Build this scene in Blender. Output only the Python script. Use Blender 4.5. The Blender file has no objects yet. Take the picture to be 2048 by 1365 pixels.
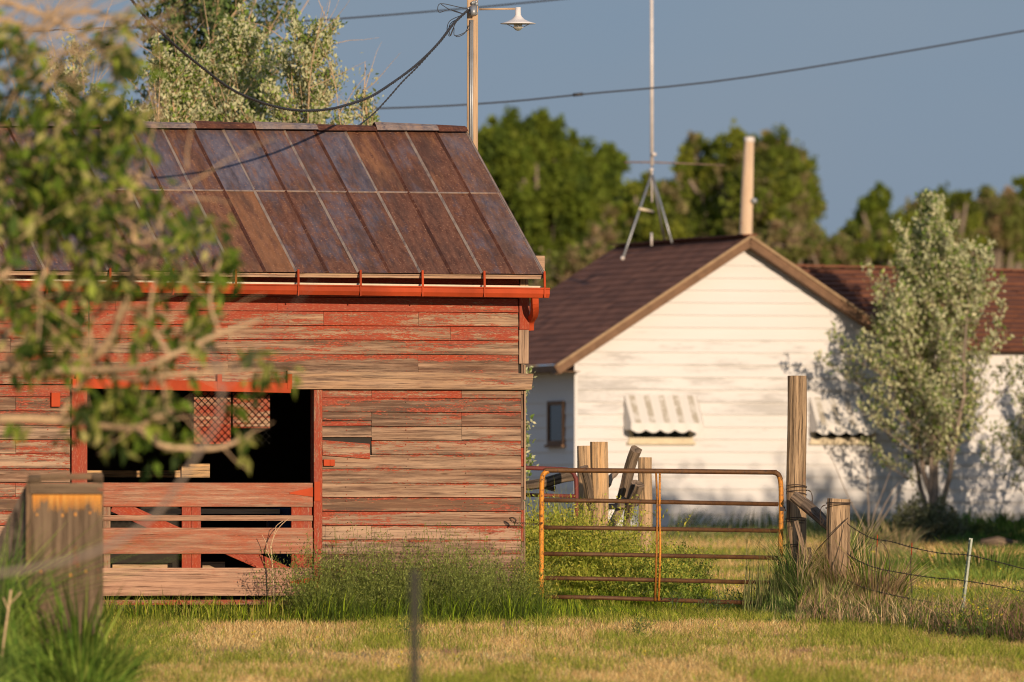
import bpy, math, random
import numpy as np
from mathutils import Vector, Matrix
random.seed(7); rng = np.random.default_rng(7)
R = math.radians
scene = bpy.context.scene
COL = scene.collection

# ------------------------------------------------------------------ camera
F = 2048*400/36.0                       # focal length in photo pixels (400 mm lens)
HOR = 1080.0                            # row of eye level in the photo
PITCH = math.atan((HOR-682.5)/F)
CAM = Vector((0, 0, 1.6))
cam = bpy.data.cameras.new('camera'); camo = bpy.data.objects.new('camera', cam); COL.objects.link(camo)
camo.location = CAM; camo.rotation_euler = (R(90)+PITCH, 0, 0)
cam.lens = 400; cam.sensor_width = 36; cam.clip_start = 1; cam.clip_end = 6000
cam.dof.use_dof = True; cam.dof.focus_distance = 114.0; cam.dof.aperture_fstop = 3.6
scene.camera = camo

# ------------------------------------------------------------------ light
SUN_EL, SUN_AZ = 12.0, 19.0             # degrees above the ground; degrees right of straight behind the camera
world = bpy.data.worlds.new('World'); scene.world = world; world.use_nodes = True
wn = world.node_tree; bg = wn.nodes['Background']
sky = wn.nodes.new('ShaderNodeTexSky'); sky.sky_type = 'NISHITA'; sky.sun_disc = False
sky.sun_elevation = R(SUN_EL); sky.sun_rotation = R(180-SUN_AZ)
sky.air_density = 1.0; sky.dust_density = 0.6; sky.ozone_density = 3.0
wm = wn.nodes.new('ShaderNodeMix'); wm.data_type = 'RGBA'; wm.inputs[0].default_value = 0.86
tc = wn.nodes.new('ShaderNodeTexCoord'); mp = wn.nodes.new('ShaderNodeMapping'); mp.inputs['Scale'].default_value = (1, 1, 2.2); wn.links.new(tc.outputs['Generated'], mp.inputs[0])
cn = wn.nodes.new('ShaderNodeTexNoise'); cn.inputs['Scale'].default_value = 26; cn.inputs['Detail'].default_value = 3; wn.links.new(mp.outputs[0], cn.inputs['Vector'])
cm = wn.nodes.new('ShaderNodeMix'); cm.data_type = 'RGBA'; wn.links.new(cn.outputs['Fac'], cm.inputs[0]); cm.inputs[6].default_value = (1.62, 2.42, 3.78, 1); cm.inputs[7].default_value = (2.10, 2.62, 3.62, 1)
wn.links.new(cm.outputs[2], wm.inputs[7])
wn.links.new(sky.outputs[0], wm.inputs[6])   # storm-grey cloud deck
wn.links.new(wm.outputs[2], bg.inputs[0]); bg.inputs[1].default_value = 0.1
sd = bpy.data.lights.new('sun', 'SUN'); sd.energy = 4.4; sd.angle = R(0.6); sd.color = (1, .79, .57)
so = bpy.data.objects.new('sun', sd); COL.objects.link(so)
tosun = Vector((math.sin(R(SUN_AZ))*math.cos(R(SUN_EL)), -math.cos(R(SUN_AZ))*math.cos(R(SUN_EL)), math.sin(R(SUN_EL))))
so.rotation_euler = tosun.to_track_quat('Z', 'Y').to_euler()
scene.view_settings.view_transform = 'Standard'; scene.view_settings.look = 'None'
scene.view_settings.exposure = 0; scene.view_settings.gamma = 1
scene.cycles.filter_width = 1.05; scene.cycles.max_bounces = 6; scene.cycles.diffuse_bounces = 3; scene.cycles.transparent_max_bounces = 8

# ------------------------------------------------------------------ geometry of the picture
FW = Vector((0, math.cos(PITCH), math.sin(PITCH))); UP = Vector((0, -math.sin(PITCH), math.cos(PITCH)))
def ray(px, py): return Vector((1, 0, 0))*((px-1024)/F) + UP*((682.5-py)/F) + FW
def at(px, py, Y):                      # world point at depth Y seen at photo pixel (px, py)
    d = ray(px, py); return CAM + d*(Y/d.y)
GY = [-4000, -200, 0, 60, 80, 94, 104, 114, 135, 166, 200, 400, 5000]
GZ = [-1, -.3, 0, .1, .3, .50, .66, .82, 1.16, 1.68, 1.9, 2.2, 2.2]
def gz(x, y): return np.interp(y, GY, GZ)
def on_ground(px, Y):
    x = (px-1024)/F*Y; return Vector((x, Y, float(gz(x, Y))))

class Frame:                            # a building's own axes: u along its front, v into it, w up
    def __init__(s, O, a):
        s.O = O; s.a = a; s.U = Vector((math.cos(a), math.sin(a), 0)); s.V = Vector((-math.sin(a), math.cos(a), 0))
    def uw(s, px, py, v=0.0):
        d = ray(px, py); t = ((s.O-CAM).dot(s.V)+v)/d.dot(s.V); P = CAM+d*t
        return ((P-s.O).dot(s.U), P.z-s.O.z)

# ------------------------------------------------------------------ value noise for scattering
def vnoise(x, y, sc, seed=0):
    g = np.random.default_rng(seed).random((64, 64))
    x = np.asarray(x)/sc; y = np.asarray(y)/sc
    xi = np.floor(x).astype(int); yi = np.floor(y).astype(int); fx = x-xi; fy = y-yi
    fx = fx*fx*(3-2*fx); fy = fy*fy*(3-2*fy)
    a = g[xi % 64, yi % 64]; b = g[(xi+1) % 64, yi % 64]; c = g[xi % 64, (yi+1) % 64]; d = g[(xi+1) % 64, (yi+1) % 64]
    return (a*(1-fx)+b*fx)*(1-fy)+(c*(1-fx)+d*fx)*fy

# ------------------------------------------------------------------ node helper
class NT:
    def __init__(s, name):
        s.m = bpy.data.materials.new(name); s.m.use_nodes = True; s.t = s.m.node_tree
        s.b = s.t.nodes['Principled BSDF']
    def put(s, sock, v):
        if isinstance(v, bpy.types.NodeSocket): s.t.links.new(v, sock)
        elif v is not None:
            if hasattr(sock.default_value, '__len__') and len(sock.default_value) == 4 and len(v) == 3: v = (*v, 1)
            sock.default_value = v
    def uv(s, sx=1, sy=1):
        n = s.t.nodes.new('ShaderNodeUVMap'); return s.scale(n.outputs[0], sx, sy, 1)
    def obj(s): return s.t.nodes.new('ShaderNodeTexCoord').outputs['Object']
    def scale(s, v, x, y, z):
        n = s.t.nodes.new('ShaderNodeVectorMath'); n.operation = 'MULTIPLY'; s.put(n.inputs[0], v); n.inputs[1].default_value = (x, y, z); return n.outputs[0]
    def addv(s, v, w):
        n = s.t.nodes.new('ShaderNodeVectorMath'); n.operation = 'ADD'; s.put(n.inputs[0], v); s.put(n.inputs[1], w); return n.outputs[0]
    def noise(s, vec, scale=1, detail=4, rough=.6, col=False):
        n = s.t.nodes.new('ShaderNodeTexNoise'); s.put(n.inputs['Vector'], vec); n.inputs['Scale'].default_value = scale
        n.inputs['Detail'].default_value = detail; n.inputs['Roughness'].default_value = rough; return n.outputs['Color' if col else 'Fac']
    def mr(s, v, a, b, c=0, d=1, smooth=False):
        n = s.t.nodes.new('ShaderNodeMapRange'); n.clamp = True
        if smooth: n.interpolation_type = 'SMOOTHSTEP'
        s.put(n.inputs[0], v)
        for i, x in enumerate((a, b, c, d)): s.put(n.inputs[i+1], x)
        return n.outputs[0]
    def math(s, op, a, b=None, c=None):
        n = s.t.nodes.new('ShaderNodeMath'); n.operation = op
        for i, x in enumerate((a, b, c)):
            if x is not None: s.put(n.inputs[i], x)
        return n.outputs[0]
    def mix(s, f, a, b, mode='MIX'):
        n = s.t.nodes.new('ShaderNodeMix'); n.data_type = 'RGBA'; n.blend_type = mode
        s.put(n.inputs[0], f); s.put(n.inputs[6], a); s.put(n.inputs[7], b); return n.outputs[2]
    def tint(s):
        n = s.t.nodes.new('ShaderNodeAttribute'); n.attribute_name = 'tint'
        q = s.t.nodes.new('ShaderNodeSeparateColor'); s.t.links.new(n.outputs['Color'], q.inputs[0])
        return n.outputs['Color'], q.outputs[0], q.outputs[1], q.outputs[2]
    def bump(s, h, strength=.5, dist=.01):
        n = s.t.nodes.new('ShaderNodeBump'); n.inputs['Strength'].default_value = strength; n.inputs['Distance'].default_value = dist
        s.put(n.inputs['Height'], h); s.t.links.new(n.outputs[0], s.b.inputs['Normal'])
    def end(s, col, rough=.9, metal=0.0, spec=.3):
        s.put(s.b.inputs['Base Color'], col); s.put(s.b.inputs['Roughness'], rough); s.put(s.b.inputs['Metallic'], metal)
        s.put(s.b.inputs['Specular IOR Level'], spec); return s.m

def wood_mat(name, light=(.48, .325, .22), dark=(.110, .074, .054), paint=(.36, .058, .025), warm=(.52, .30, .14), pk=1.0, board=False, crack=.75, soft=.07, cover=1.0):
    """weathered wood with flaking paint; tint r = how much paint is left, g = tone, b = how fresh and warm the wood is"""
    n = NT(name); _, tr, tg, tb = n.tint()
    g1 = n.noise(n.uv(1.6, 26), 1, 9, .74); g2 = n.noise(n.uv(.5, 19), 1, 4, .62); g3 = n.noise(n.uv(1.7, 75), 1, 5, .65)
    tone = n.math('ADD', n.math('MULTIPLY', g1, 1.5), n.math('ADD', n.math('MULTIPLY', g2, 1.1), n.math('MULTIPLY', tg, .42)))
    wood = n.mix(n.mr(tone, 1.27, 1.80), dark, light)
    wood = n.mix(n.math('MULTIPLY', tb, n.mr(g1, .40, .60)), wood, warm)
    wood = n.mix(n.mr(g3, .55, .63, 0, crack), wood, (.035, .024, .018))
    wash = n.mr(n.math('ADD', n.noise(n.uv(.6, 4), 1, 5, .7), n.math('MULTIPLY', tr, .35)), .44, .78, 0, .32*max(0, pk))
    wood = n.mix(wash, wood, (.31, .12, .06))
    kn = n.t.nodes.new('ShaderNodeTexVoronoi'); n.put(kn.inputs['Vector'], n.uv(1.5, 7)); kn.inputs['Scale'].default_value = 1
    wood = n.mix(n.mr(kn.outputs['Distance'], .10, .045, 0, .7), wood, (.09, .045, .025))
    p1 = n.noise(n.uv(4, 26), 1, 10, .78); p2 = n.noise(n.uv(.8, 5.0), 1, 4, .6); p3 = n.noise(n.uv(22, 95), 1, 5, .75)
    pm = n.math('ADD', n.math('MULTIPLY', p1, 1.15), n.math('ADD', n.math('MULTIPLY', p2, 1.0), n.math('MULTIPLY', g1, -.45)))
    pm = n.math('ADD', pm, n.math('ADD', n.math('MULTIPLY', p3, .95), n.math('MULTIPLY', tr, .62*pk)))
    if board:      # paint lasts longest high on each board, under the lap of the one above
        sp_ = n.t.nodes.new('ShaderNodeSeparateXYZ'); n.put(sp_.inputs[0], n.uv(1, 1)); vl = n.math('MODULO', sp_.outputs[1], 10.0)
        pm = n.math('ADD', pm, n.mr(vl, .112, .150, 0, .26)); pm = n.math('ADD', pm, n.mr(vl, .022, .04, .10, 0))
    mask = n.mr(pm, 1.585, 1.585+soft)
    pc = n.mix(n.mr(n.noise(n.uv(1.5, 12), 1, 5, .6), .35, .7), paint, tuple(c*.72+.03 for c in paint))
    pc = n.mix(n.mr(p3, .52, .66, 0, .42), pc, (.60, .34, .20))
    col = n.mix(n.math('MULTIPLY', mask, cover), wood, pc)
    h = n.math('ADD', n.math('MULTIPLY', g1, .8), n.math('ADD', n.math('MULTIPLY', mask, .2), n.math('MULTIPLY', g3, .7)))
    n.bump(h, .75, .008)
    return n.end(col, .9, 0, .12)

def plain(name, col, rough=.6, metal=0.0, var=.15, sc=8, spec=.4, bump=0):
    n = NT(name); f = n.noise(n.obj(), sc, 5, .65)
    c = n.mix(n.mr(f, .3, .7), tuple(x*(1-var) for x in col), tuple(min(1, x*(1+var)) for x in col))
    if bump: n.bump(f, bump, .01)
    return n.end(c, rough, metal, spec)

def tint_mat(name, rough=.8, trans=0.0, var=.0, back=None, spec=.2):
    n = NT(name); c, _, _, _ = n.tint()
    if back:
        g = n.t.nodes.new('ShaderNodeNewGeometry'); c = n.mix(g.outputs['Backfacing'], c, back)
    n.end(c, rough, 0, spec)
    if trans:
        tr = n.t.nodes.new('ShaderNodeBsdfTranslucent'); n.put(tr.inputs[0], n.mix(1.0, c, (1.0, 1.0, .55), 'MULTIPLY'))
        mx = n.t.nodes.new('ShaderNodeMixShader'); mx.inputs[0].default_value = trans
        out = n.t.nodes['Material Output']
        n.t.links.new(n.b.outputs[0], mx.inputs[1]); n.t.links.new(tr.outputs[0], mx.inputs[2]); n.t.links.new(mx.outputs[0], out.inputs[0])
    return n.m

def rust_mat(name, c1=(.085, .045, .025), c2=(.70, .27, .03), c3=(.032, .016, .010)):
    n = NT(name); o = n.obj(); _, tr, _, _ = n.tint()
    a = n.noise(o, 7, 6, .7); b = n.noise(o, 30, 5, .7)
    c = n.mix(n.mr(a, .35, .65), c3, c1); c = n.mix(n.math('MULTIPLY', tr, n.mr(b, .32, .5)), c, c2)
    n.bump(b, .25, .004); return n.end(c, .62, .15, .4)

def roof_metal():
    """tint r = rust, g = orange streaks, b = bare bright metal and the painted lit face of major seams"""
    n = NT('rusted_roof_metal'); _, tr, tg, tb = n.tint(); o = n.obj()
    a = n.noise(n.uv(6.5, 1.3), 1, 8, .7); b = n.noise(n.uv(22, 6), 1, 6, .7); c_ = n.noise(n.uv(38, 60), 1, 2, .5)
    m1 = n.mr(n.math('ADD', n.math('MULTIPLY', a, .8), n.math('ADD', n.math('MULTIPLY', b, .45), n.math('ADD', n.math('MULTIPLY', n.noise(o, 1.1, 5, .7), .6), n.math('MULTIPLY', tr, .62)))), 1.08, 1.30)
    blue = n.mix(n.mr(b, .35, .65), (.095, .082, .110), (.20, .170, .20))
    brown = n.mix(n.mr(b, .38, .66), (.105, .034, .018), (.21, .080, .044))
    col = n.mix(m1, blue, brown)
    og = n.mr(n.math('ADD', n.math('MULTIPLY', n.noise(n.uv(9, 1.6), 1, 6, .7), 1.0), n.math('MULTIPLY', tg, .5)), .66, .80)
    col = n.mix(n.math('MULTIPLY', og, .8), col, (.30, .125, .05))
    sp = n.mr(c_, .63, .67, 0, .75); col = n.mix(sp, col, (.50, .26, .15))
    col = n.mix(n.mr(n.noise(n.uv(5, .8), 1, 6, .75), .46, .62, 0, .6), col, (.042, .022, .020))
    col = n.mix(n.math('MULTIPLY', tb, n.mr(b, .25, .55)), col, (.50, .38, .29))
    n.bump(b, .25, .004)
    return n.end(col, n.mr(m1, 0, 1, .5, .75), 0.15, .35)

MAT = {}
MAT['barn_wood'] = wood_mat('peeling_red_barn_wood')
MAT['siding_wood'] = wood_mat('peeling_red_siding', board=True)
MAT['door_wood'] = wood_mat('red_stained_door_plank', light=(.56, .34, .23), dark=(.17, .10, .07), paint=(.42, .085, .035), soft=.35, cover=.8)
MAT['grey_wood'] = wood_mat('weathered_grey_wood', light=(.46, .33, .23), dark=(.11, .08, .06), pk=-1.0)
MAT['post_wood'] = wood_mat('weathered_post_wood', light=(.52, .36, .22), dark=(.12, .08, .05), warm=(.74, .44, .20), pk=-1.0, crack=.95)
MAT['dark_wood'] = wood_mat('old_grey_log', light=(.30, .215, .15), dark=(.05, .038, .028), pk=-1, crack=.9)
MAT['box_wood'] = wood_mat('aged_brown_plank', light=(.24, .165, .105), dark=(.085, .058, .038), warm=(.72, .27, .035), pk=-1)
MAT['red_paint'] = plain('red_gutter_paint', (.42, .060, .018), .65, var=.28, sc=1.6, spec=.12)
MAT['red_old'] = wood_mat('old_red_paint', paint=(.50, .062, .020))
MAT['white_metal'] = plain('white_enamel', (.74, .70, .68), .5, var=.10, sc=20)
MAT['cream'] = plain('cream_paint', (.66, .56, .40), .8)
MAT['rust'] = rust_mat('rusted_gate_tube')
MAT['red_tube'] = rust_mat('dull_red_gate_tube', (.22, .045, .032), (.30, .06, .035), (.14, .035, .03))
MAT['wire'] = plain('rusty_wire', (.075, .05, .036), .7, .3)
MAT['cable'] = plain('black_cable', (.045, .045, .05), .55)
MAT['galv'] = plain('galvanised_steel', (.34, .35, .36), .45, .5)
MAT['pale_metal'] = plain('pale_weathered_metal', (.70, .62, .56), .5, .1)
MAT['tan_wood'] = wood_mat('tan_pole_wood', light=(.62, .44, .29), dark=(.36, .24, .15), pk=-1, crack=.5)  # tan is this wood's own colour
MAT['cream_wood'] = wood_mat('bleached_pole_wood', light=(.84, .64, .46), dark=(.56, .40, .27), pk=-1, crack=.4)
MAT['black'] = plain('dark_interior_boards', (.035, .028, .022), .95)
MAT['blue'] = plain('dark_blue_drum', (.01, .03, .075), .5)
MAT['black_wire'] = plain('black_wire', (.008, .007, .006), .8, spec=.1)
MAT['bark'] = plain('tan_bark', (.56, .38, .22), .9, var=.35, sc=40)
MAT['bark_grey'] = plain('grey_bark', (.26, .20, .155), .9, var=.35, sc=40)
MAT['leaf'] = tint_mat('leaf_green', .65, .35)
MAT['far_leaf'] = tint_mat('distant_leaf', .7, .55)
MAT['silver'] = tint_mat('silver_leaf', .75, .30, back=(.60, .60, .36))
MAT['grass'] = tint_mat('grass_blade', .8, .3)
MAT['roof'] = roof_metal()
MAT['glass'] = plain('dark_window_glass', (.02, .022, .025), .15)

# ------------------------------------------------------------------ mesh builder
class MB:
    def __init__(s): s.v = []; s.f = []; s.uv = []; s.c = []; s.sm = []
    def face(s, idx, uvs, tint, smooth=False):
        s.f.append(idx); s.uv.extend(uvs); s.c.append(tint); s.sm.append(smooth)
    def hexa(s, P, tint=(0, .5, 0), L=None, A=None, r2=None):
        """P: 8 corners, 0-3 one side loop, 4-7 the matching other loop. uv follows L (length axis) and A (across axis)."""
        P = [Vector(p) for p in P]; b = len(s.v); s.v.extend(P)
        L = Vector(L).normalized() if L is not None else Vector((1, 0, 0)); A = Vector(A).normalized() if A is not None else Vector((0, 0, 1))
        N = L.cross(A); r1 = random.random()*50; r2 = random.random()*50 if r2 is None else r2; o = P[0]
        uv = [((p-o).dot(L)+r1, (p-o).dot(A)+(p-o).dot(N)*.9+r2) for p in P]
        for q in ((0, 1, 2, 3), (7, 6, 5, 4), (0, 4, 5, 1), (1, 5, 6, 2), (2, 6, 7, 3), (3, 7, 4, 0)):
            s.face([b+i for i in q], [uv[i] for i in q], tint)
    def box(s, c, sx, sy, sz, tint=(0, .5, 0), grain='x', M=None):
        c = Vector(c); P = []
        for y in (-1, 1):
            for x, z in ((-1, -1), (1, -1), (1, 1), (-1, 1)):
                p = Vector((x*sx/2, y*sy/2, z*sz/2)); P.append(c+(M@p if M else p))
        L = {'x': Vector((1, 0, 0)), 'y': Vector((0, 1, 0)), 'z': Vector((0, 0, 1))}[grain]; A = Vector((0, 0, 1)) if grain != 'z' else Vector((1, 0, 0))
        if M: L = M@L; A = M@A
        s.hexa(P, tint, L, A)
    def bar(s, p, q, w, t, up=(0, 0, 1), tint=(0, .5, 0), w2=None):
        """rectangular bar from p to q, w wide along the side axis, t thick along up"""
        p = Vector(p); q = Vector(q); d = (q-p).normalized(); up = Vector(up); sd_ = d.cross(up).normalized(); u = sd_.cross(d).normalized()
        w2 = w2 or w; P = []
        for c, ww in ((p, w), (q, w2)):
            for a, b in ((-1, -1), (1, -1), (1, 1), (-1, 1)): P.append(c+sd_*a*ww/2+u*b*t/2)
        s.hexa(P, tint, d, sd_)
    def tube(s, pts, r, n=8, tint=(0, .5, 0), cap=True, wob=0.0, smooth=True):
        pts = [Vector(p) for p in pts]; k = len(pts); rr = r if hasattr(r, '__len__') else [r]*k
        b = len(s.v); up = Vector((0, 0, 1)); prev = None; acc = random.random()*50; us = []; r2 = random.random()*50
        rid = rng.normal(size=n)*wob*1.6 if wob else None
        for i in range(k):
            d = (pts[min(i+1, k-1)]-pts[max(i-1, 0)]).normalized()
            if prev is None:
                a = d.cross(up if abs(d.z) < .9 else Vector((1, 0, 0))).normalized()
            else: a = (prev-d*prev.dot(d)).normalized()
            prev = a; c = d.cross(a)
            if i: acc += (pts[i]-pts[i-1]).length
            us.append(acc)
            for j in range(n):
                th = 2*math.pi*j/n; q = rr[i]*(1+wob*(math.sin(3*th+i*.6+r2)+math.sin(5*th+r2*3-i*.3)*.7)+(rid[j]+rng.normal()*wob*.35 if wob else 0))
                s.v.append(pts[i]+a*math.cos(th)*q+c*math.sin(th)*q)
        for i in range(k-1):
            for j in range(n):
                j2 = (j+1) % n; c0 = 2*math.pi*rr[i]/n
                s.face([b+i*n+j, b+i*n+j2, b+(i+1)*n+j2, b+(i+1)*n+j],
                       [(us[i], j*c0+r2), (us[i], (j+1)*c0+r2), (us[i+1], (j+1)*c0+r2), (us[i+1], j*c0+r2)], tint, smooth)
        if cap:
            for o, rev in ((b, True), (b+(k-1)*n, False)):
                idx = [o+j for j in range(n)]; uvs = [(us[0]+math.cos(j)*.02, math.sin(j)*.02+r2) for j in range(n)]
                s.face(idx[::-1] if rev else idx, uvs, tint)
    def lathe(s, c, prof, n=24, tint=(0, .5, 0)):
        c = Vector(c); b = len(s.v)
        for r, z in prof:
            for j in range(n):
                th = 2*math.pi*j/n; s.v.append(c+Vector((r*math.cos(th), r*math.sin(th), z)))
        for i in range(len(prof)-1):
            for j in range(n):
                j2 = (j+1) % n
                s.face([b+i*n+j, b+i*n+j2, b+(i+1)*n+j2, b+(i+1)*n+j], [(0, 0), (.01, 0), (.01, .01), (0, .01)], tint, True)
    def poly(s, pts, tint=(0, .5, 0), uvs=None):
        b = len(s.v); s.v.extend(Vector(p) for p in pts)
        s.face(list(range(b, b+len(pts))), uvs or [(p[0], p[2]) for p in pts], tint)
    def build(s, name, mat, parent=None, bevel=0, local=False):
        off = Vector((0, 0, 0)) if (parent is None or local) else Vector(abs_loc(parent))
        me = bpy.data.meshes.new(name)
        me.from_pydata([tuple(v-off) for v in s.v], [], s.f)
        uvl = me.uv_layers.new(name='UVMap'); uvl.data.foreach_set('uv', np.array(s.uv, dtype=np.float32).ravel())
        at_ = me.color_attributes.new('tint', 'FLOAT_COLOR', 'CORNER')
        cc = np.repeat(np.array([(*c, 1) for c in s.c], dtype=np.float32), [len(f) for f in s.f], axis=0)
        at_.data.foreach_set('color', cc.ravel())
        me.polygons.foreach_set('use_smooth', s.sm); me.materials.append(MAT[mat] if isinstance(mat, str) else mat)
        o = bpy.data.objects.new(name, me); COL.objects.link(o)
        if parent is not None: o.parent = parent
        if bevel:
            m = o.modifiers.new('bevel', 'BEVEL'); m.width = bevel; m.segments = 1; m.limit_method = 'ANGLE'
        return o

def abs_loc(o):
    v = Vector(o.location)
    while o.parent: o = o.parent; v += Vector(o.location)
    return v
def tag(o, label=None, cat=None, group=None, kind=None):
    if label: o['label'] = label
    if cat: o['category'] = cat
    if group: o['group'] = group
    if kind: o['kind'] = kind
    return o
def thing(name, loc, label, cat, group=None, rz=0):
    o = bpy.data.objects.new(name, None); COL.objects.link(o); o.location = loc; o.rotation_euler = (0, 0, rz)
    o.empty_display_size = .1
    return tag(o, label, cat, group)
def whole(mb, name, mat, base, label, cat, group=None, bevel=0):
    """a thing that is a single mesh, its origin at its base"""
    e = Vector(base); mb.v = [v-e for v in mb.v]; o = mb.build(name, mat, None, bevel); o.location = e; return tag(o, label, cat, group)
def smooth_path(pts, n=6):
    pts = [Vector(p) for p in pts]; out = []
    for i in range(len(pts)-1):
        p0 = pts[max(i-1, 0)]; p1 = pts[i]; p2 = pts[i+1]; p3 = pts[min(i+2, len(pts)-1)]
        for k in range(n):
            t = k/n; out.append(.5*((2*p1)+(p2-p0)*t+(2*p0-5*p1+4*p2-p3)*t*t+(3*p1-p0-3*p2+p3)*t**3))
    out.append(pts[-1]); return out
def fast_mesh(name, V, polys_n, idx, colors, mat, parent=None, origin=(0, 0, 0), smooth=False):
    """V (n,3), polys_n face sizes, idx flat loop vertex indices, colors (n_faces,3)"""
    me = bpy.data.meshes.new(name); V = np.asarray(V, dtype=np.float32)-np.array(origin, dtype=np.float32)
    me.vertices.add(len(V)); me.vertices.foreach_set('co', V.ravel())
    polys_n = np.asarray(polys_n, dtype=np.int32); st = np.concatenate(([0], np.cumsum(polys_n)[:-1])).astype(np.int32)
    me.loops.add(int(polys_n.sum())); me.loops.foreach_set('vertex_index', np.asarray(idx, dtype=np.int32).ravel())
    me.polygons.add(len(polys_n)); me.polygons.foreach_set('loop_start', st)
    me.update(calc_edges=True)
    a = me.color_attributes.new('tint', 'FLOAT_COLOR', 'CORNER')
    cc = np.repeat(np.column_stack([colors, np.ones(len(colors))]).astype(np.float32), polys_n, axis=0); a.data.foreach_set('color', cc.ravel())
    me.materials.append(MAT[mat]); me.validate()
    o = bpy.data.objects.new(name, me); COL.objects.link(o); o.location = origin
    if parent is not None: o.parent = parent; o.location = Vector(origin)-abs_loc(parent)
    return o

def blades(P, H, W, colors, lean=.35, bend=.5, seed=1):
    """grass blades: P (n,3) roots, H heights, W widths, colors (n,3) -> arrays for fast_mesh"""
    g = np.random.default_rng(seed); n = len(P)
    th = g.random(n)*2*np.pi; ph = g.random(n)*2*np.pi; l = lean*g.random(n)
    sx = np.cos(th)*W/2; sy = np.sin(th)*W/2; dx = np.cos(ph)*l*H; dy = np.sin(ph)*l*H
    b = bend*g.random(n)**.7
    V = np.empty((n, 5, 3))
    V[:, 0] = P+np.stack([sx, sy, 0*sx], 1); V[:, 1] = P-np.stack([sx, sy, 0*sx], 1)
    mid = P+np.stack([dx*.4, dy*.4, H*.55], 1)
    V[:, 2] = mid-np.stack([sx, sy, 0*sx], 1)*.75; V[:, 3] = mid+np.stack([sx, sy, 0*sx], 1)*.75
    V[:, 4] = P+np.stack([dx*(1+b), dy*(1+b), H*(1-.25*b)], 1)
    base = (np.arange(n)*5)[:, None]
    idx = np.concatenate([base+np.array([0, 1, 2, 3]), base+np.array([3, 2, 4])], 1)
    pn = np.tile([4, 3], n); C = np.repeat(colors, 2, axis=0)
    return V.reshape(-1, 3), pn, idx.ravel(), C
def leaves(P, S, colors, droop=0.0, seed=1, up=None, ratio=.55):
    g = np.random.default_rng(seed); n = len(P)
    d = g.normal(size=(n, 3)); d[:, 2] -= droop*1.5
    if up is not None: d = d*.6+up
    d /= np.linalg.norm(d, axis=1)[:, None]
    a = np.cross(d, g.normal(size=(n, 3))); a /= np.linalg.norm(a, axis=1)[:, None]
    nn = np.cross(d, a)
    S = S[:, None]; V = np.empty((n, 4, 3))
    V[:, 0] = P; V[:, 1] = P+d*S*.45+a*S*ratio/2+nn*S*.06; V[:, 2] = P+d*S; V[:, 3] = P+d*S*.45-a*S*ratio/2+nn*S*.06
    return V.reshape(-1, 3), np.full(n, 4), np.arange(n*4), colors
def pal(cols, n, seed=1, var=.15, w=None):
    g = np.random.default_rng(seed); c = np.array(cols)[g.choice(len(cols), n, p=w)]
    return np.clip(c*(1+var*g.normal(size=(n, 1))), .003, 1)

# ================================================================== GROUND
xs = np.concatenate([np.linspace(-3000, -60, 8), np.linspace(-50, 50, 60), np.linspace(60, 3000, 8)])
ys = np.concatenate([[-3000, -1000, -200, -50], np.linspace(0, 260, 160), [320, 400, 600, 1000, 2000, 5000]])
X, Yg = np.meshgrid(xs, ys); Z = gz(X, Yg)+np.where((Yg > 60) & (Yg < 200) & (abs(X) < 50), (vnoise(X, Yg, 3, 3)-.5)*.05, 0)
V = np.stack([X, Yg, Z], -1).reshape(-1, 3); nx = len(xs)
q = [(j*nx+i, j*nx+i+1, (j+1)*nx+i+1, (j+1)*nx+i) for j in range(len(ys)-1) for i in range(nx-1)]
gn = NT('dry_turf_soil'); o_ = gn.obj()
f1 = gn.noise(o_, .6, 5, .6); f2 = gn.noise(o_, 14, 5, .7)
gc = gn.mix(gn.mr(f1, .42, .6), (.44, .31, .155), (.16, .18, .05)); gc = gn.mix(gn.mr(f2, .3, .7, 0, .5), gc, (.32, .22, .12))
MAT['soil'] = gn.end(gc, .95)
tag(fast_mesh('ground', V, [4]*len(q), np.array(q), np.ones((len(q), 3))*.5, 'soil'), kind='structure')

def scatter(n, y0, y1, mx=.052, seed=1, pw=1.0, pxr=None):
    g = np.random.default_rng(seed); y = y0+(y1-y0)*g.random(n)**pw
    x = (g.random(n)*2-1)*mx*y if pxr is None else ((pxr[0]+(pxr[1]-pxr[0])*g.random(n))-1024)/F*y
    return x, y
def pix(x, y): return 1024+x/y*F

BO = at(1048, 1235, 114.0); BARN = Frame(BO, R(18))
def barn_uv(x, y):
    dx = x-BO.x; dy = y-BO.y; return dx*BARN.U.x+dy*BARN.U.y, dx*BARN.V.x+dy*BARN.V.y
HB = on_ground(1152, 166.0); HOUSE = Frame(HB, R(18))
def clear(x, y):
    """keeps grass out of the buildings"""
    u, v = barn_uv(x, y); inb = (v > .03) & (v < 5) & (u < -.02)
    dx = x-HB.x; dy = y-HB.y; u2 = dx*HOUSE.U.x+dy*HOUSE.U.y; v2 = dx*HOUSE.V.x+dy*HOUSE.V.y
    return ~(inb | ((v2 > -.02) & (u2 > -.3)))

TAN = [(.78, .52, .22), (.68, .44, .17), (.84, .60, .28), (.52, .32, .13)]
GRN = [(.24, .28, .03), (.17, .22, .025), (.34, .35, .05), (.46, .40, .09)]
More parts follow.
